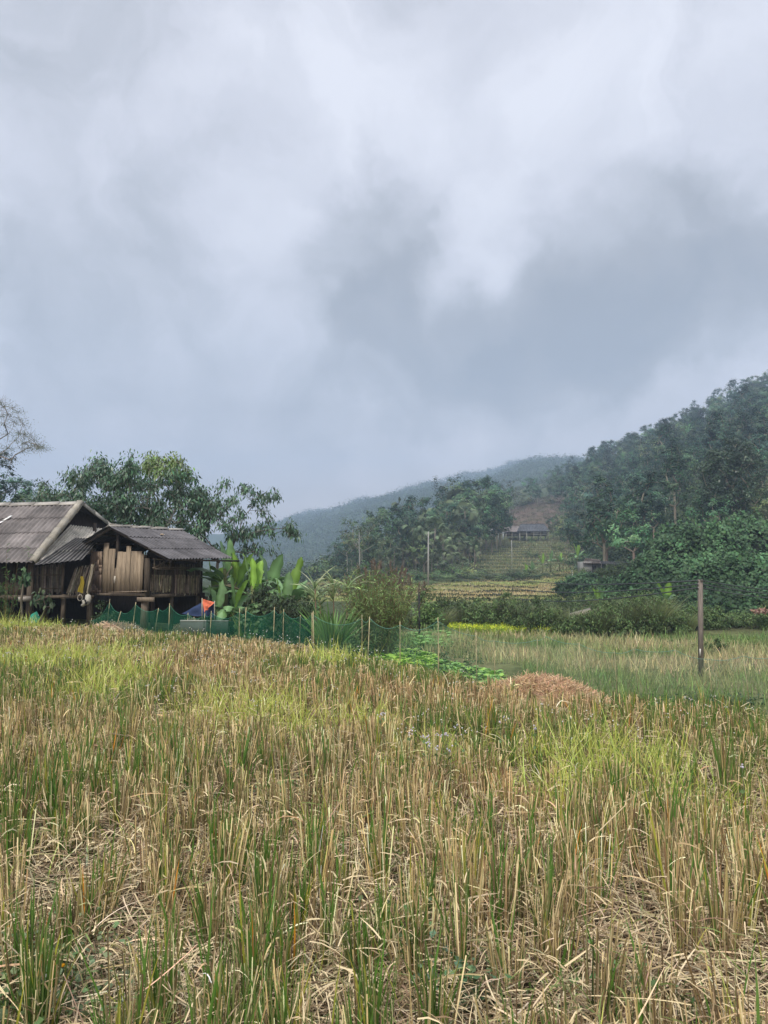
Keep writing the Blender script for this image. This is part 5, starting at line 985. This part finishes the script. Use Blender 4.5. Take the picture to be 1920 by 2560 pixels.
for i in range(9): q = 1430 + i * 9; boxw(mb, q, q + 10, 1440 + R(-1, 1), 1450, 92, .6, np.asarray((.20, .14, .11)) * R(.7, 1.2))
tag(obj('brick_kerb', mb, M_plain), 'low reddish brick wall below the concrete shed', 'wall')
mb = MB(); quadslab(mb, [W(1425, 1538, 45), W(1476, 1524, 46), W(1480, 1532, 44), W(1440, 1543, 43.5)], .12, (.27, .23, .18)); tag(obj('pale_slab', mb, M_plain), 'pale slab lying on the bank above the hedge', 'slab')
mb = MB(); leafclump(mb, W(1905, 1528, 38.5), .55, 260, .2, A(.27, .16, .12), .5, .2, .5, .25); tag(obj('dry_branch', mb, M_leafd), 'reddish brown dead branch lying on the hedge at the right edge', 'branch')

# ---------------------------------------------------------------- poles and wires
pb = W(1752, 1676, 22.4); ptp = W(1752, 1449, 22.4); pb[2] = H(pb[0], pb[1]); pole = thing('utility_pole', 'weathered square pole standing in the lower paddy at the right', 'pole', pb); mb = MB()
beam(mb, pb - A(0, 0, .2), ptp + A(-.02, 0, 0), .115, .115, (.16, .135, .115), (0, 1, 0)); obj('post', mb, M_wood, pole)
mb = MB(); beam(mb, ptp + A(-.05, -.09, -.02), ptp + A(.02, -.09, -.02), .03, .05, (.10, .09, .08))
for z_ in (-.03, -.14, -.25): tube(mb, [ptp + A(-.10, -.02, z_), ptp + A(-.06, -.02, z_)], .028, (.18, .17, .16), 8)
obj('insulator', mb, M_plain, pole)
mb = MB(); beam(mb, W(1750.5, 1622, 22.3), W(1750.5, 1640, 22.3), .035, .01, (.5, .48, .44), (0, 1, 0)); obj('paper_scrap', mb, M_plain, pole)
fb = G(1070, 112); fp = thing('concrete_pole', 'tall pale concrete power pole in front of the fan palms', 'pole', fb); mb = MB(); ft = W(1071, 1329, 112); tube(mb, [fb - A(0, 0, .3), ft], [.15, .10], (.28, .275, .25), 8); obj('post', mb, M_plain, fp)
mb = MB(); beam(mb, ft + A(-.5, 0, -.4), ft + A(.5, 0, -.4), .08, .08, (.2, .2, .2)); obj('crossarm', mb, M_plain, fp)
for (px, d, tp, lab, col, r_) in ((1047, 33, 1482, 'short black post standing left of the hedge', (.02, .02, .022), .05), (898, 126, 1330, 'thin white pole at the left of the wood', (.30, .30, .29), .05), (1279, 150, 1350, 'thin pale stake in the stepped terraces', (.4, .4, .38), .06), (1430, 100, 1425, 'thin pale stake in front of the shrubs by the shed', (.36, .37, .36), .05), (876, 60, 1440, 'thin post behind the sugar canes', (.3, .29, .27), .04)):
    p = G(px, d); mb = MB(); q = W(px, tp, d); tube(mb, [p - A(0, 0, .1), p * .5 + q * .5 + A(.02, 0, 0), q], [r_, r_ * .9, r_ * .8], col, 7); tag(obj('pole', mb, M_plain), lab, 'pole')
mb = MB(); k = nrm(fb - fb); 
def wire(a, b, sag, r, label, C=(.05, .055, .06)):
    s = np.linspace(0, 1, 24); P = a[None] * (1 - s)[:, None] + b[None] * s[:, None]; P[:, 2] -= 4 * sag * s * (1 - s); mb = MB(); tube(mb, P, r, C, 4); tag(obj('power_line', mb, M_plain), label, 'power line')
wire(ptp + A(-.1, 0, -.03), ft + A(.4, 0, -.4), 2.4, .02, 'upper wire running from the weathered pole to the pale concrete pole')
wire(ptp + A(-.1, 0, -.14), ft + A(-.4, 0, -.4), 3.0, .02, 'lower wire running from the weathered pole to the pale concrete pole')
wire(ptp + A(-.1, 0, -.25), ft + A(0, 0, -1.2), 3.4, .02, 'lowest wire running from the weathered pole to the pale concrete pole')
for i, z_ in enumerate((-.03, -.14, -.25)): wire(ptp + A(.05, 0, z_), W(2300, 1452 + i * 14, 26), .35, .013, ['topmost', 'middle', 'lowest'][i] + ' of the three wires leading right from the weathered pole')
wire(W(1480, 1402, 92), W(2300, 1398, 70), .5, .03, 'upper long wire crossing in front of the vine mounds'); wire(W(1480, 1407, 92), W(2300, 1412, 70), .5, .03, 'lower long wire crossing in front of the vine mounds')

# ---------------------------------------------------------------- garden beds and lower paddy
mb = MB(); n = 26000
px = R(700, 2150, n); d = 15 + 26 * R(0, 1, n) ** .7; x = (px - 960) / F * d; E = edge_d(x / d); k = (d > E + 1.2) & ~((px < 1300) & (d > 19.2) & (d < 24.5) & (px > 900)) & (d < np.interp(px, [700, 1100, 1340, 1500, 1700, 2150], [32, 38.5, 37, 35.5, 36, 37])); x = x[k]; d = d[k]; px = px[k]; n = k.sum()
z = H(x, d); tn = fbm(x, d, .25, 41); tn2 = fbm(x, d, 1.1, 42)
w_ = sstep(.42, .70, tn + (px > 1400) * .06)[:, None]; col = tint(A(.16, .235, .075), n, .28) * (1 - w_) + tint(A(.42, .37, .20), n, .28) * w_
hh = R(.18, .5, n) * np.where(px < 1060, .75, 1.0) * (.55 + .8 * tn2)
ribbons(mb, np.stack([x, d, z - .02], 1), rng.normal(0, .22, (n, 3)) + A(0, 0, 1), hh, .010 + d * .0006, rng.normal(0, .2, (n, 3)), 3, C=col, prof=(1, 1, .7, .2))
# extra tall tufts
tag(obj('paddy_grass', mb, M_leafd), 'pale grass and stubble growing in the lower paddy', 'grass', kind='stuff')
mb = MB(); n = 16000; px = R(1120, 1400, n); d = R(36.5, 42, n); x = (px - 960) / F * d; k = d < np.interp(px, [1120, 1400], [43, 38.2]); k &= d > np.interp(px, [1120, 1400], [37.0, 37.3]); x = x[k]; d = d[k]; n = k.sum()
b = np.stack([x, d, H(x, d)], 1); ribbons(mb, b, rng.normal(0, .2, (n, 3)) + A(0, 0, 1), R(.2, .45, n), .03, rng.normal(0, .2, (n, 3)), 2, C=tint(A(.26, .36, .06), n, .2), prof=(1, 1, .4))
k2 = np.tile(rng.random(n) < .42, 1); diamonds(mb, b[k2] + A(0, 0, .36) + rng.normal(0, .06, (k2.sum(), 3)), rng.normal(size=(k2.sum(), 3)) + A(0, -.8, .6), .06, tint(A(.55, .62, .04), k2.sum(), .15, .05), .9)
tag(obj('mustard_flowers', mb, M_leafd), 'strip of bright yellow-green mustard in flower before the hedge', 'mustard', kind='stuff')
mb = MB(); n = 20000; px = R(740, 1475, n); d = R(74, 142, n); x = (px - 960) / F * d; k = (H(x, d + .6) - H(x, d - .2)) < .07; x, d = x[k], d[k]; n = len(x); tn = fbm(x, d, .06, 55); w_ = sstep(.45, .65, tn)[:, None]
ribbons(mb, np.stack([x, d, H(x, d) - .02], 1), rng.normal(0, .25, (n, 3)) + A(0, 0, 1), R(.12, .34, n), .07, rng.normal(0, .2, (n, 3)), 2, C=tint(A(.38, .31, .16), n, .25) * (1 - w_) + tint(A(.24, .29, .09), n, .25) * w_, prof=(1, 1, .4))
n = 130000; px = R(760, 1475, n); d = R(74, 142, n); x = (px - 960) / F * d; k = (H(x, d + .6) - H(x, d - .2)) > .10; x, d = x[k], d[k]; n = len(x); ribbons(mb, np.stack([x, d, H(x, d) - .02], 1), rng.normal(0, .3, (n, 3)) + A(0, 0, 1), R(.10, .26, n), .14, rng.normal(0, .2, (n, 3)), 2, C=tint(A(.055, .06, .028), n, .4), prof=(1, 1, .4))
n = 9000; px = R(1140, 1440, n); d = R(144, 230, n); x = (px - 960) / F * d; ribbons(mb, np.stack([x, d, H(x, d) - .02], 1), rng.normal(0, .25, (n, 3)) + A(0, 0, 1), R(.15, .6, n), .12, rng.normal(0, .2, (n, 3)), 2, C=tint(A(.17, .165, .085), n, .4), prof=(1, 1, .4))
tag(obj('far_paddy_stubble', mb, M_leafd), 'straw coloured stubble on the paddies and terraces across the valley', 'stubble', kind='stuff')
mb = MB(); n = 7000; px = R(560, 1200, n); d = R(15, 34, n); x = (px - 960) / F * d; E = edge_d(x / d); k = (d > E + .8); x = x[k]; d = d[k]; px = px[k]
for xi, di, pi2 in zip(x[:900], d[:900], px[:900]): leafclump(mb, A(xi, di, H(xi, di) + R(.02, .15)), R(.15, .32), 14, .09, A(.055, .095, .038) * np.exp(R(-.3, .5)), .5)
px = R(1020, 1900, 260); d = np.interp(px, [1020, 1900], [17.2, 17.6]) + R(-.9, .2, 260)
for xi, di in zip((px - 960) / F * d, d): leafclump(mb, A(xi, di, H(xi, di) + .05), R(.15, .3), 16, .07, A(.045, .085, .045) * np.exp(R(-.2, .3)), .5)
px = R(1640, 2000, 200); d = R(31, 36.5, 200)
for xi, di in zip((px - 960) / F * d, d): leafclump(mb, A(xi, di, H(xi, di) + .08), R(.15, .3), 16, .1, A(.09, .15, .04) * np.exp(R(-.2, .3)), .5)
tag(obj('garden_weeds', mb, M_leafd), 'low green weeds along the net and the garden beds', 'weeds', kind='stuff')
# leafy vegetables: one plant, copied
def veg_proto(seed, col):
    mb = MB(); n = 15; g = np.random.default_rng(seed); a = np.arange(n) * 2.4; el = g.uniform(.3, 1.3, n); D = np.stack([np.cos(a) * np.cos(el), np.sin(a) * np.cos(el), np.sin(el)], 1)
    ribbons(mb, np.zeros((n, 3)), D, g.uniform(.2, .34, n), .17, np.stack([np.cos(a) * .2, np.sin(a) * .2, -np.ones(n) * .35], 1), 4, C=tint(col, n, .15), C2=tint(np.asarray(col) * 1.2, n, .15), prof=(.15, .6, 1, .9, .2), fold=.3, side=nrm(np.cross(D, A(0, 0, 1)[None] + D * 0)))
    return mb.mesh('vegetable_leaves', M_leaf)
vp = [veg_proto(1, A(.34, .54, .08)), veg_proto(2, A(.27, .46, .08)), veg_proto(3, A(.18, .34, .08))]
def veg(px, d, s, v, label, group):
    o = bpy.data.objects.new('leafy_vegetable', vp[v]); COL.objects.link(o); o.location = tuple(G(px, d)); o.rotation_euler = (0, 0, R(0, 6.28)); o.scale = (s,) * 3; tag(o, label, 'vegetable', group)
for i in range(90):
    px = R(915, 1085); d = R(19.6, 24.2) ; veg(px, d, R(.8, 1.25), i % 2, 'bright green leafy vegetable in the garden bed nearest the net', 'vegetables in the bright garden bed')
for i in range(80): px = R(1075, 1262); d = R(19.4, 22.6); veg(px, d, R(.55, .95), 1 + i % 2, 'smaller green vegetable in the bed left of the straw mound', 'vegetables in the bed by the straw mound')
for i in range(30): px = R(1030, 1130); d = R(27, 36); veg(px, d, R(1.2, 1.9), 2, 'leafy vegetable in the far garden patch below the black post', 'vegetables below the black post')
# ---------------------------------------------------------------- the stubble field
rng = np.random.default_rng(42)
def in_field(x, y, m=0.0):
    u = x / np.maximum(y, .5); return (y < edge_d(u) + m) & (np.abs(u) < .64 + .9 / np.maximum(y, .5)) & (y > 1.6)
def at(px, py, z=.2):
    r = raydir(px, py); t = (z - CAMZ) / r[2]; return r[0] * t, r[1] * t
# patches: (px, py, radius m, amount)
LIME = [(605, 1765, .75), (560, 1740, .5), (660, 1745, .4), (1420, 1870, .55), (1530, 1860, .55), (1610, 1880, .5), (1480, 1905, .4), (170, 1640, 1.3), (300, 1680, 1.0), (60, 1640, 1.2), (230, 1720, .7), (750, 1800, .5), (1380, 1960, .4), (900, 1790, .5), (1100, 1860, .45), (20, 1560, 1.5), (840, 1640, .8), (1690, 1960, .45)]
GREEN = [(720, 2130, .35), (330, 1860, .4), (700, 1900, .4), (950, 2370, .22), (100, 2480, .25), (1560, 1980, .35), (1700, 2000, .4), (640, 1920, .4), (1180, 2050, .3), (60, 2000, .5), (540, 2060, .3), (1400, 2100, .3), (200, 2250, .3), (960, 2150, .3)]
BROWN = [(1560, 1780, .9), (1700, 1800, .7), (1480, 1760, .7), (480, 1660, 1.2), (900, 1720, .9), (1180, 1740, .8), (1250, 1950, .4)]
SPARSE = [(930, 2400, .24), (1650, 2250, .12), (1560, 2380, .12), (120, 2150, .25), (560, 2350, .2), (1180, 1990, .2), (1760, 1860, .5), (260, 2420, .3), (1330, 2450, .25), (820, 2180, .22), (1750, 2420, .2)]
def field(x, y, L):
    v = np.zeros_like(x)
    for (px, py, r) in L:
        a, b = at(px, py); v = np.maximum(v, np.exp(-(((x - a) / r) ** 2 + ((y - b) / (r * 1.25)) ** 2) ** 1.0 * (1 + .8 * (vn(x, y, 3, 5) - .5))))
    return v
# rice hills in loose rows
gx_, gy_ = np.meshgrid(np.arange(-20, 10, .222), np.arange(1.7, 31, .210)); gx_ = gx_ + (np.arange(gx_.shape[0]) % 2)[:, None] * .11
hx = (gx_ + rng.normal(0, .045, gx_.shape)).ravel(); hy = (gy_ + rng.normal(0, .045, gx_.shape)).ravel()
k = in_field(hx, hy, .3); hx, hy = hx[k], hy[k]
sp = field(hx, hy, SPARSE); k = (rng.random(len(hx)) > .06 + sp * .8 + .16 * sstep(.55, .7, fbm(hx, hy, 1.4, 61))); hx, hy = hx[k], hy[k]; nh = len(hx)
print('rice hills', nh)
lime, grn, brn = field(hx, hy, LIME), field(hx, hy, GREEN), field(hx, hy, BROWN)
gn_ = fbm(hx, hy, .45, 71); hvar = .80 + .5 * fbm(hx, hy, .9, 72)
hh = rng.normal(.385, .055, nh) * hvar * (1 - .5 * np.clip(lime, 0, 1)) * np.interp(hy, [2, 6, 14, 28], [.90, .90, .74, .62]); hrow = np.interp(hy - edge_d(hx / hy), [-2, 0], [1, .75]); hh = hh * hrow
lod = np.interp(hy, [3, 7, 14, 28], [1, .80, .55, .38]); hilltone = np.exp(rng.normal(0, .22, nh))
def per_hill(n, frac=1.0): return np.repeat(np.arange(nh), np.maximum(0, np.round(rng.normal(n, n * .25, nh) * frac).astype(int)))
STR1, STR2, STR3 = A(.48, .365, .175), A(.19, .135, .065), A(.84, .68, .39)
# cut stems
i = per_hill(34, lod); n = len(i); a = R(0, 2 * pi, n); q = np.sqrt(R(0, 1, n)); rr = .05 + .025 * R(0, 1, n)
b = np.stack([hx[i] + np.cos(a) * q * rr, hy[i] + np.sin(a) * q * rr, np.full(n, -.01)], 1)
hl_ = rng.normal(0, .07, (nh, 2)); D = np.stack([np.cos(a) * q * .13 + rng.normal(0, .06, n) + hl_[i, 0], np.sin(a) * q * .13 + rng.normal(0, .06, n) + hl_[i, 1], np.ones(n)], 1)
c0 = rng.random(n); col = np.where((c0 < .45)[:, None], STR1, np.where((c0 < .78)[:, None], STR2, STR3)); gmix = (rng.random(n) < (.10 + .45 * sstep(.42, .62, gn_[i])) * .8)
col = np.where(gmix[:, None], A(.15, .18, .055), col) * hilltone[i][:, None]; col = tint(A(1, 1, 1), n, .34, .06) * col * (1 - .3 * brn[i][:, None] * A(.0, .35, .3)); 
ww = R(.0038, .0070, n) * np.interp(hy[i], [3, 8, 15, 28], [1, 1.25, 2.0, 3.2])
stub = MB(); ribbons(stub, b, D, hh[i] * R(.62, 1.08, n), ww, rng.normal(0, .022, (n, 3)), 3, C=col, C2=col * A(1.15, 1.15, 1.12), prof=(1.1, 1, .95, .8), fold=.5)
# bent dead sheaths and leaves hanging off the hills
i = per_hill(4.5, lod); n = len(i); a = R(0, 2 * pi, n); b = np.stack([hx[i] + np.cos(a) * .04, hy[i] + np.sin(a) * .04, hh[i] * R(.05, .8, n)], 1)
D = np.stack([np.cos(a) * R(.1, .9, n), np.sin(a) * R(.1, .9, n), R(.1, 1, n)], 1)
ribbons(stub, b, D, R(.07, .22, n), R(.004, .0085, n) * np.interp(hy[i], [3, 8, 15, 28], [1, 1.2, 1.8, 2.8]), np.stack([np.cos(a) * .2, np.sin(a) * .2, -R(.2, 1.3, n)], 1), 4, C=tint(A(.60, .47, .27), n, .4) * (1 - .3 * brn[i][:, None] * A(.0, .35, .3)), prof=(1, 1, .9, .6, .1))
tag(obj('rice_stubble', stub, M_straw), 'dry golden rice stubble standing in rows across the foreground field', 'rice stubble', kind='stuff')
# green regrowth
g = MB(); i = per_hill(6.0, lod ** .7 * (.35 + 2.2 * sstep(.38, .62, gn_) + grn * 2.2 - brn * .6).clip(.1, 5)); n = len(i); a = R(0, 2 * pi, n); q = R(0, .05, n)
b = np.stack([hx[i] + np.cos(a) * q, hy[i] + np.sin(a) * q, np.zeros(n)], 1); D = np.stack([rng.normal(0, .12, n), rng.normal(0, .12, n), np.ones(n)], 1)
gc = np.where((rng.random(n) < .12)[:, None], A(.30, .32, .05), A(.080, .180, .030)); gc = np.where((rng.random(n) < .015)[:, None], A(.55, .24, .03), gc)
ribbons(g, b, D, hh[i] * R(.7, 1.28, n), R(.006, .0125, n) * np.interp(hy[i], [3, 8, 15, 28], [1, 1.15, 1.7, 2.6]), rng.normal(0, .09, (n, 3)), 5, C=tint(A(1, 1, 1), n, .22, .06) * gc, C2=tint(A(1, 1, 1), n, .2, .05) * gc * A(1.25, 1.15, 1), prof=(.5, .9, 1, .9, .6, .05), fold=.4)
# short green growth near the ground
n = 26000; y = 1.7 + 24 * R(0, 1, n) ** 1.35; x = R(-.75, .72, n) * (y + 1.2); k = in_field(x, y, .2); x, y = x[k], y[k]; gr = field(x, y, GREEN); spx = field(x, y, SPARSE); k = rng.random(len(x)) < (.12 + .9 * gr + .5 * spx + .8 * sstep(.5, .62, fbm(x, y, .8, 81))); x, y = x[k], y[k]; n = len(x)
ribbons(g, np.stack([x, y, np.zeros(n)], 1), rng.normal(0, .45, (n, 3)) + A(0, 0, 1), R(.05, .22, n), R(.005, .010, n) * np.interp(y, [3, 8, 28], [1, 1.3, 2.5]), rng.normal(0, .3, (n, 3)) + A(0, 0, -.2), 3, C=tint(A(.12, .20, .055), n, .3), prof=(.6, 1, .7, .05))
tag(obj('green_shoots', g, M_leaf), 'green rice shoots and grass growing up through the stubble', 'grass', kind='stuff')
# lime coloured fine grass patches
g = MB(); n = 170000; y = 2 + 26 * R(0, 1, n) ** .8; x = R(-.75, .72, n) * (y + 1); k = in_field(x, y, .2); x, y = x[k], y[k]; lm = field(x, y, LIME); k = rng.random(len(x)) < lm * .9 + .05; x, y, lm = x[k], y[k], lm[k]; n = len(x)
ribbons(g, np.stack([x, y, np.zeros(n)], 1), rng.normal(0, .25, (n, 3)) + A(0, 0, 1), R(.18, .46, n) * (.7 + .45 * lm), R(.004, .007, n) * np.interp(y, [3, 8, 15, 28], [1, 1.3, 2.2, 3.2]), rng.normal(0, .3, (n, 3)) + A(0, 0, -.15), 4, C=tint(A(.36, .43, .07), n, .25), C2=tint(A(.48, .52, .12), n, .2), prof=(.6, 1, .9, .6, .05))
tag(obj('fine_grass', g, M_leaf), 'patches of fine lime green grass in the stubble field', 'grass', kind='stuff')
# loose straw on the ground
g = MB(); n = 125000; y = 1.6 + 16 * R(0, 1, n) ** 1.5; x = R(-.8, .75, n) * (y + 1); k = in_field(x, y, .2); x, y = x[k], y[k]; n = len(x); sx = field(x, y, SPARSE)
D = np.stack([rng.normal(size=n), rng.normal(size=n), rng.normal(0, .22, n)], 1); L_ = R(.06, .26, n); W_ = R(.0025, .0065, n) * np.interp(y, [3, 8, 16], [1, 1.4, 2.2]) 
z = R(.004, .07, n) + .06 * rng.random(n) ** 3
c_ = np.where((rng.random(n) < .52)[:, None], A(.26, .185, .11), A(.78, .64, .42))
ribbons(g, np.stack([x, y, z], 1) - nrm(D) * L_[:, None] * .5, D, L_, W_, rng.normal(0, .20, (n, 3)) * A(1, 1, .25), 3, C=tint(A(1, 1, 1), n, .32, .05) * c_, prof=(.9, 1, 1, .8), side=nrm(np.cross(D, A(0, 0, 1)[None] + rng.normal(0, .5, (n, 3)))))
# short broken leaves and straw ends caught between the stems
n = 90000; y = 1.7 + 20 * R(0, 1, n) ** 1.3; x = R(-.8, .75, n) * (y + 1); k = in_field(x, y, .1); x, y = x[k], y[k]; n = len(x); cl_ = field(x, y, LIME); k = rng.random(n) > cl_ * .8; x, y = x[k], y[k]; n = len(x)
D = np.stack([rng.normal(size=n), rng.normal(size=n), rng.normal(.35, .6, n)], 1)
c_ = np.where((rng.random(n) < .30)[:, None], A(.28, .20, .11), A(.74, .60, .37)); c_ = np.where((rng.random(n) < .12)[:, None], A(.20, .26, .08), c_)
ribbons(g, np.stack([x, y, .03 + .24 * rng.random(n) ** 1.6 * np.interp(y, [2, 20], [1, .8])], 1), D, R(.04, .15, n), R(.003, .007, n) * np.interp(y, [3, 8, 20], [1, 1.3, 2.3]), rng.normal(0, .2, (n, 3)) + A(0, 0, -.35), 3, C=tint(A(1, 1, 1), n, .3, .05) * c_, prof=(.9, 1, .8, .2), fold=.4)
# long straws leaning across the stubble
n = 1500; y = 1.8 + 14 * R(0, 1, n) ** 1.2; x = R(-.75, .72, n) * (y + 1); k = in_field(x, y, 0); x, y = x[k], y[k]; n = len(x)
D = np.stack([rng.normal(size=n), rng.normal(size=n), R(0, .9, n)], 1); ribbons(g, np.stack([x, y, R(.02, .3, n)], 1), D, R(.12, .30, n), R(.003, .006, n) * np.interp(y, [3, 8, 16], [1, 1.2, 1.8]), rng.normal(0, .25, (n, 3)) + A(0, 0, -.2), 5, C=tint(A(.62, .50, .30), n, .2), prof=(1, 1, 1, .9, .7, .3), fold=.4)
tag(obj('loose_straw', g, M_straw), 'pale loose straw lying flat and tangled between the stubble rows', 'straw', kind='stuff')
# low weeds with round leaves at the lower left and small open spots
g = MB()
for (px, py, r, n, col) in ((60, 2440, .30, 420, A(.16, .22, .10)), (30, 2540, .28, 300, A(.12, .19, .07)), (1100, 2460, .10, 46, A(.10, .18, .10)), (1190, 2480, .10, 60, A(.07, .14, .06)), (1620, 1970, .35, 260, A(.12, .20, .05)), (980, 2330, .2, 80, A(.10, .18, .06)), (1590, 2480, .22, 80, A(.09, .17, .05)), (720, 2000, .3, 120, A(.10, .18, .05)), (150, 2520, .3, 200, A(.14, .2, .09))):
    a, b_ = at(px, py, .05); n = int(n); p = np.stack([a + rng.normal(0, r * .6, n), b_ + rng.normal(0, r * .6, n), R(.03, .16, n)], 1); diamonds(g, p, nrm(rng.normal(0, .4, (n, 3)) + A(0, 0, 1)), R(.015, .045, n), tint(col, n, .25), .85)
    sticks(g, p * A(1, 1, 0), p, .0015, np.asarray(col) * .9, 3)
tag(obj('low_weeds', g, M_leaf), 'low round-leaved weeds on the ground in gaps of the stubble', 'weeds', kind='stuff')
# white flowering weeds: the scattered far ones as one mass, the near ones each a thing
def head(mb, p, r, col, n=16):
    d = nrm(rng.normal(size=(n, 3)) * A(1, 1, .6) + A(0, 0, .4)); diamonds(mb, p[None] + d * r * .5, d, r * .9, tint(col, n, .1, .03), .7)
g = MB(); n = 520; px = np.concatenate([R(-40, 960, 330), R(350, 1200, 110), R(1000, 2000, 80)]); py = np.concatenate([R(1540, 1660, 330), R(1640, 1760, 110), R(1730, 1850, 80)])
for a, b_ in zip(px, py):
    r = raydir(a, b_); t = (.32 - CAMZ) / r[2]; x, y = r[0] * t, r[1] * t
    if not (y < edge_d(x / y) + .3): y = float(edge_d(x / y)) - R(0, 1.2); x = (a - 960) / F * y
    if rng.random() > .30 + .6 * vn(x, y, .8, 3) : continue
    hz_ = R(.22, .42) if y < 14 else R(.22, .42); sticks(g, A(x, y, 0), A(x + R(-.05, .05), y, hz_), .003 + y * .0002, (.10, .15, .05), 3)
    for _ in range(rng.integers(1, 4)): head(g, A(x + R(-.05, .05), y + R(-.04, .04), hz_ + R(-.04, .03)), .007 + y * .0007, A(.66, .64, .60), 8)
tag(obj('white_flowers', g, M_leafd), 'tiny white flower heads scattered over the far part of the stubble field', 'flowers', kind='stuff')
NF = [(1022, 1832), (1030, 1824), (1060, 1838), (1066, 1843), (1073, 1851), (1095, 1838), (1113, 1835), (1140, 1815), (1072, 1864), (1090, 1870), (1117, 1836), (1158, 1829), (950, 1790), (958, 1784), (18, 1632), (1250, 1808), (1855, 1920), (1262, 1798), (1336, 1822), (1124, 1877)]
for j, (a, b_) in enumerate(NF):
    r = raydir(a, b_); t = (.42 - CAMZ) / r[2]; p = A(r[0] * t, r[1] * t, .42); rt = thing('wildflower', 'small pale lilac flower head standing above the middle of the stubble', 'flower', (p[0], p[1], 0), 'lilac wildflowers in the middle of the field')
    m1 = MB(); tube(m1, [A(p[0] + .03, p[1], 0), A(p[0] + .01, p[1], .2), p], [.003, .0025, .002], (.10, .15, .05), 4); diamonds(m1, np.stack([p - A(.0, 0, .1 * s_ + .05) for s_ in range(3)]), rng.normal(size=(3, 3)) + A(0, 0, 1), .05, (.10, .17, .05), .6); obj('stem', m1, M_leaf, rt)
    m1 = MB(); 
    for _ in range(4): head(m1, p + rng.normal(0, .011, 3), .011, A(.62, .58, .66), 12)
    obj('flower_head', m1, M_leafd, rt)
for j, (a, b_, c_) in enumerate([(137, 2411, 0), (158, 2413, 0), (134, 2433, 0), (91, 2431, 0), (115, 2440, 1), (122, 2453, 1), (124, 2480, 1), (162, 2485, 1), (22, 2318, 0)]):
    p = A(*at(a, b_, .16), .16); rt = thing('wildflower', ['small orange-yellow flower near the lower left corner', 'small white flower near the lower left corner'][c_], 'flower', (p[0], p[1], 0), ['orange wildflowers in the lower left corner', 'white wildflowers in the lower left corner'][c_])
    m1 = MB(); tube(m1, [A(p[0] + .01, p[1], 0), p], [.002, .0015], (.12, .18, .06), 4); obj('stem', m1, M_leaf, rt); m1 = MB(); head(m1, p, .012, (A(.75, .38, .02), A(.70, .68, .62))[c_], 20); obj('flower_head', m1, M_leafd, rt)

# ---------------------------------------------------------------- haze
hb = bpy.data.meshes.new('haze'); x0, x1, y0, y1, z0, z1 = -2700, 2700, -60, 2150, -12, 330
hb.from_pydata([(x, y, z) for z in (z0, z1) for y in (y0, y1) for x in (x0, x1)], [], [(0, 2, 3, 1), (4, 5, 7, 6), (0, 1, 5, 4), (2, 6, 7, 3), (0, 4, 6, 2), (1, 3, 7, 5)])
hm = bpy.data.materials.new('haze'); hm.use_nodes = True; t = hm.node_tree; t.nodes.clear(); o_ = t.nodes.new('ShaderNodeOutputMaterial'); v = t.nodes.new('ShaderNodeVolumePrincipled')
v.inputs['Color'].default_value = (.56, .72, .95, 1); v.inputs['Density'].default_value = HAZE if 'HAZE' in globals() else .00064; v.inputs['Anisotropy'].default_value = 0.0
t.links.new(v.outputs[0], o_.inputs['Volume']); hb.materials.append(hm); ho = bpy.data.objects.new('haze', hb); COL.objects.link(ho); tag(ho, 'thin bluish haze hanging in the valley air', 'haze', kind='stuff')
# drop helper properties
for o in bpy.data.objects:
    if '_o' in o.keys(): del o['_o']
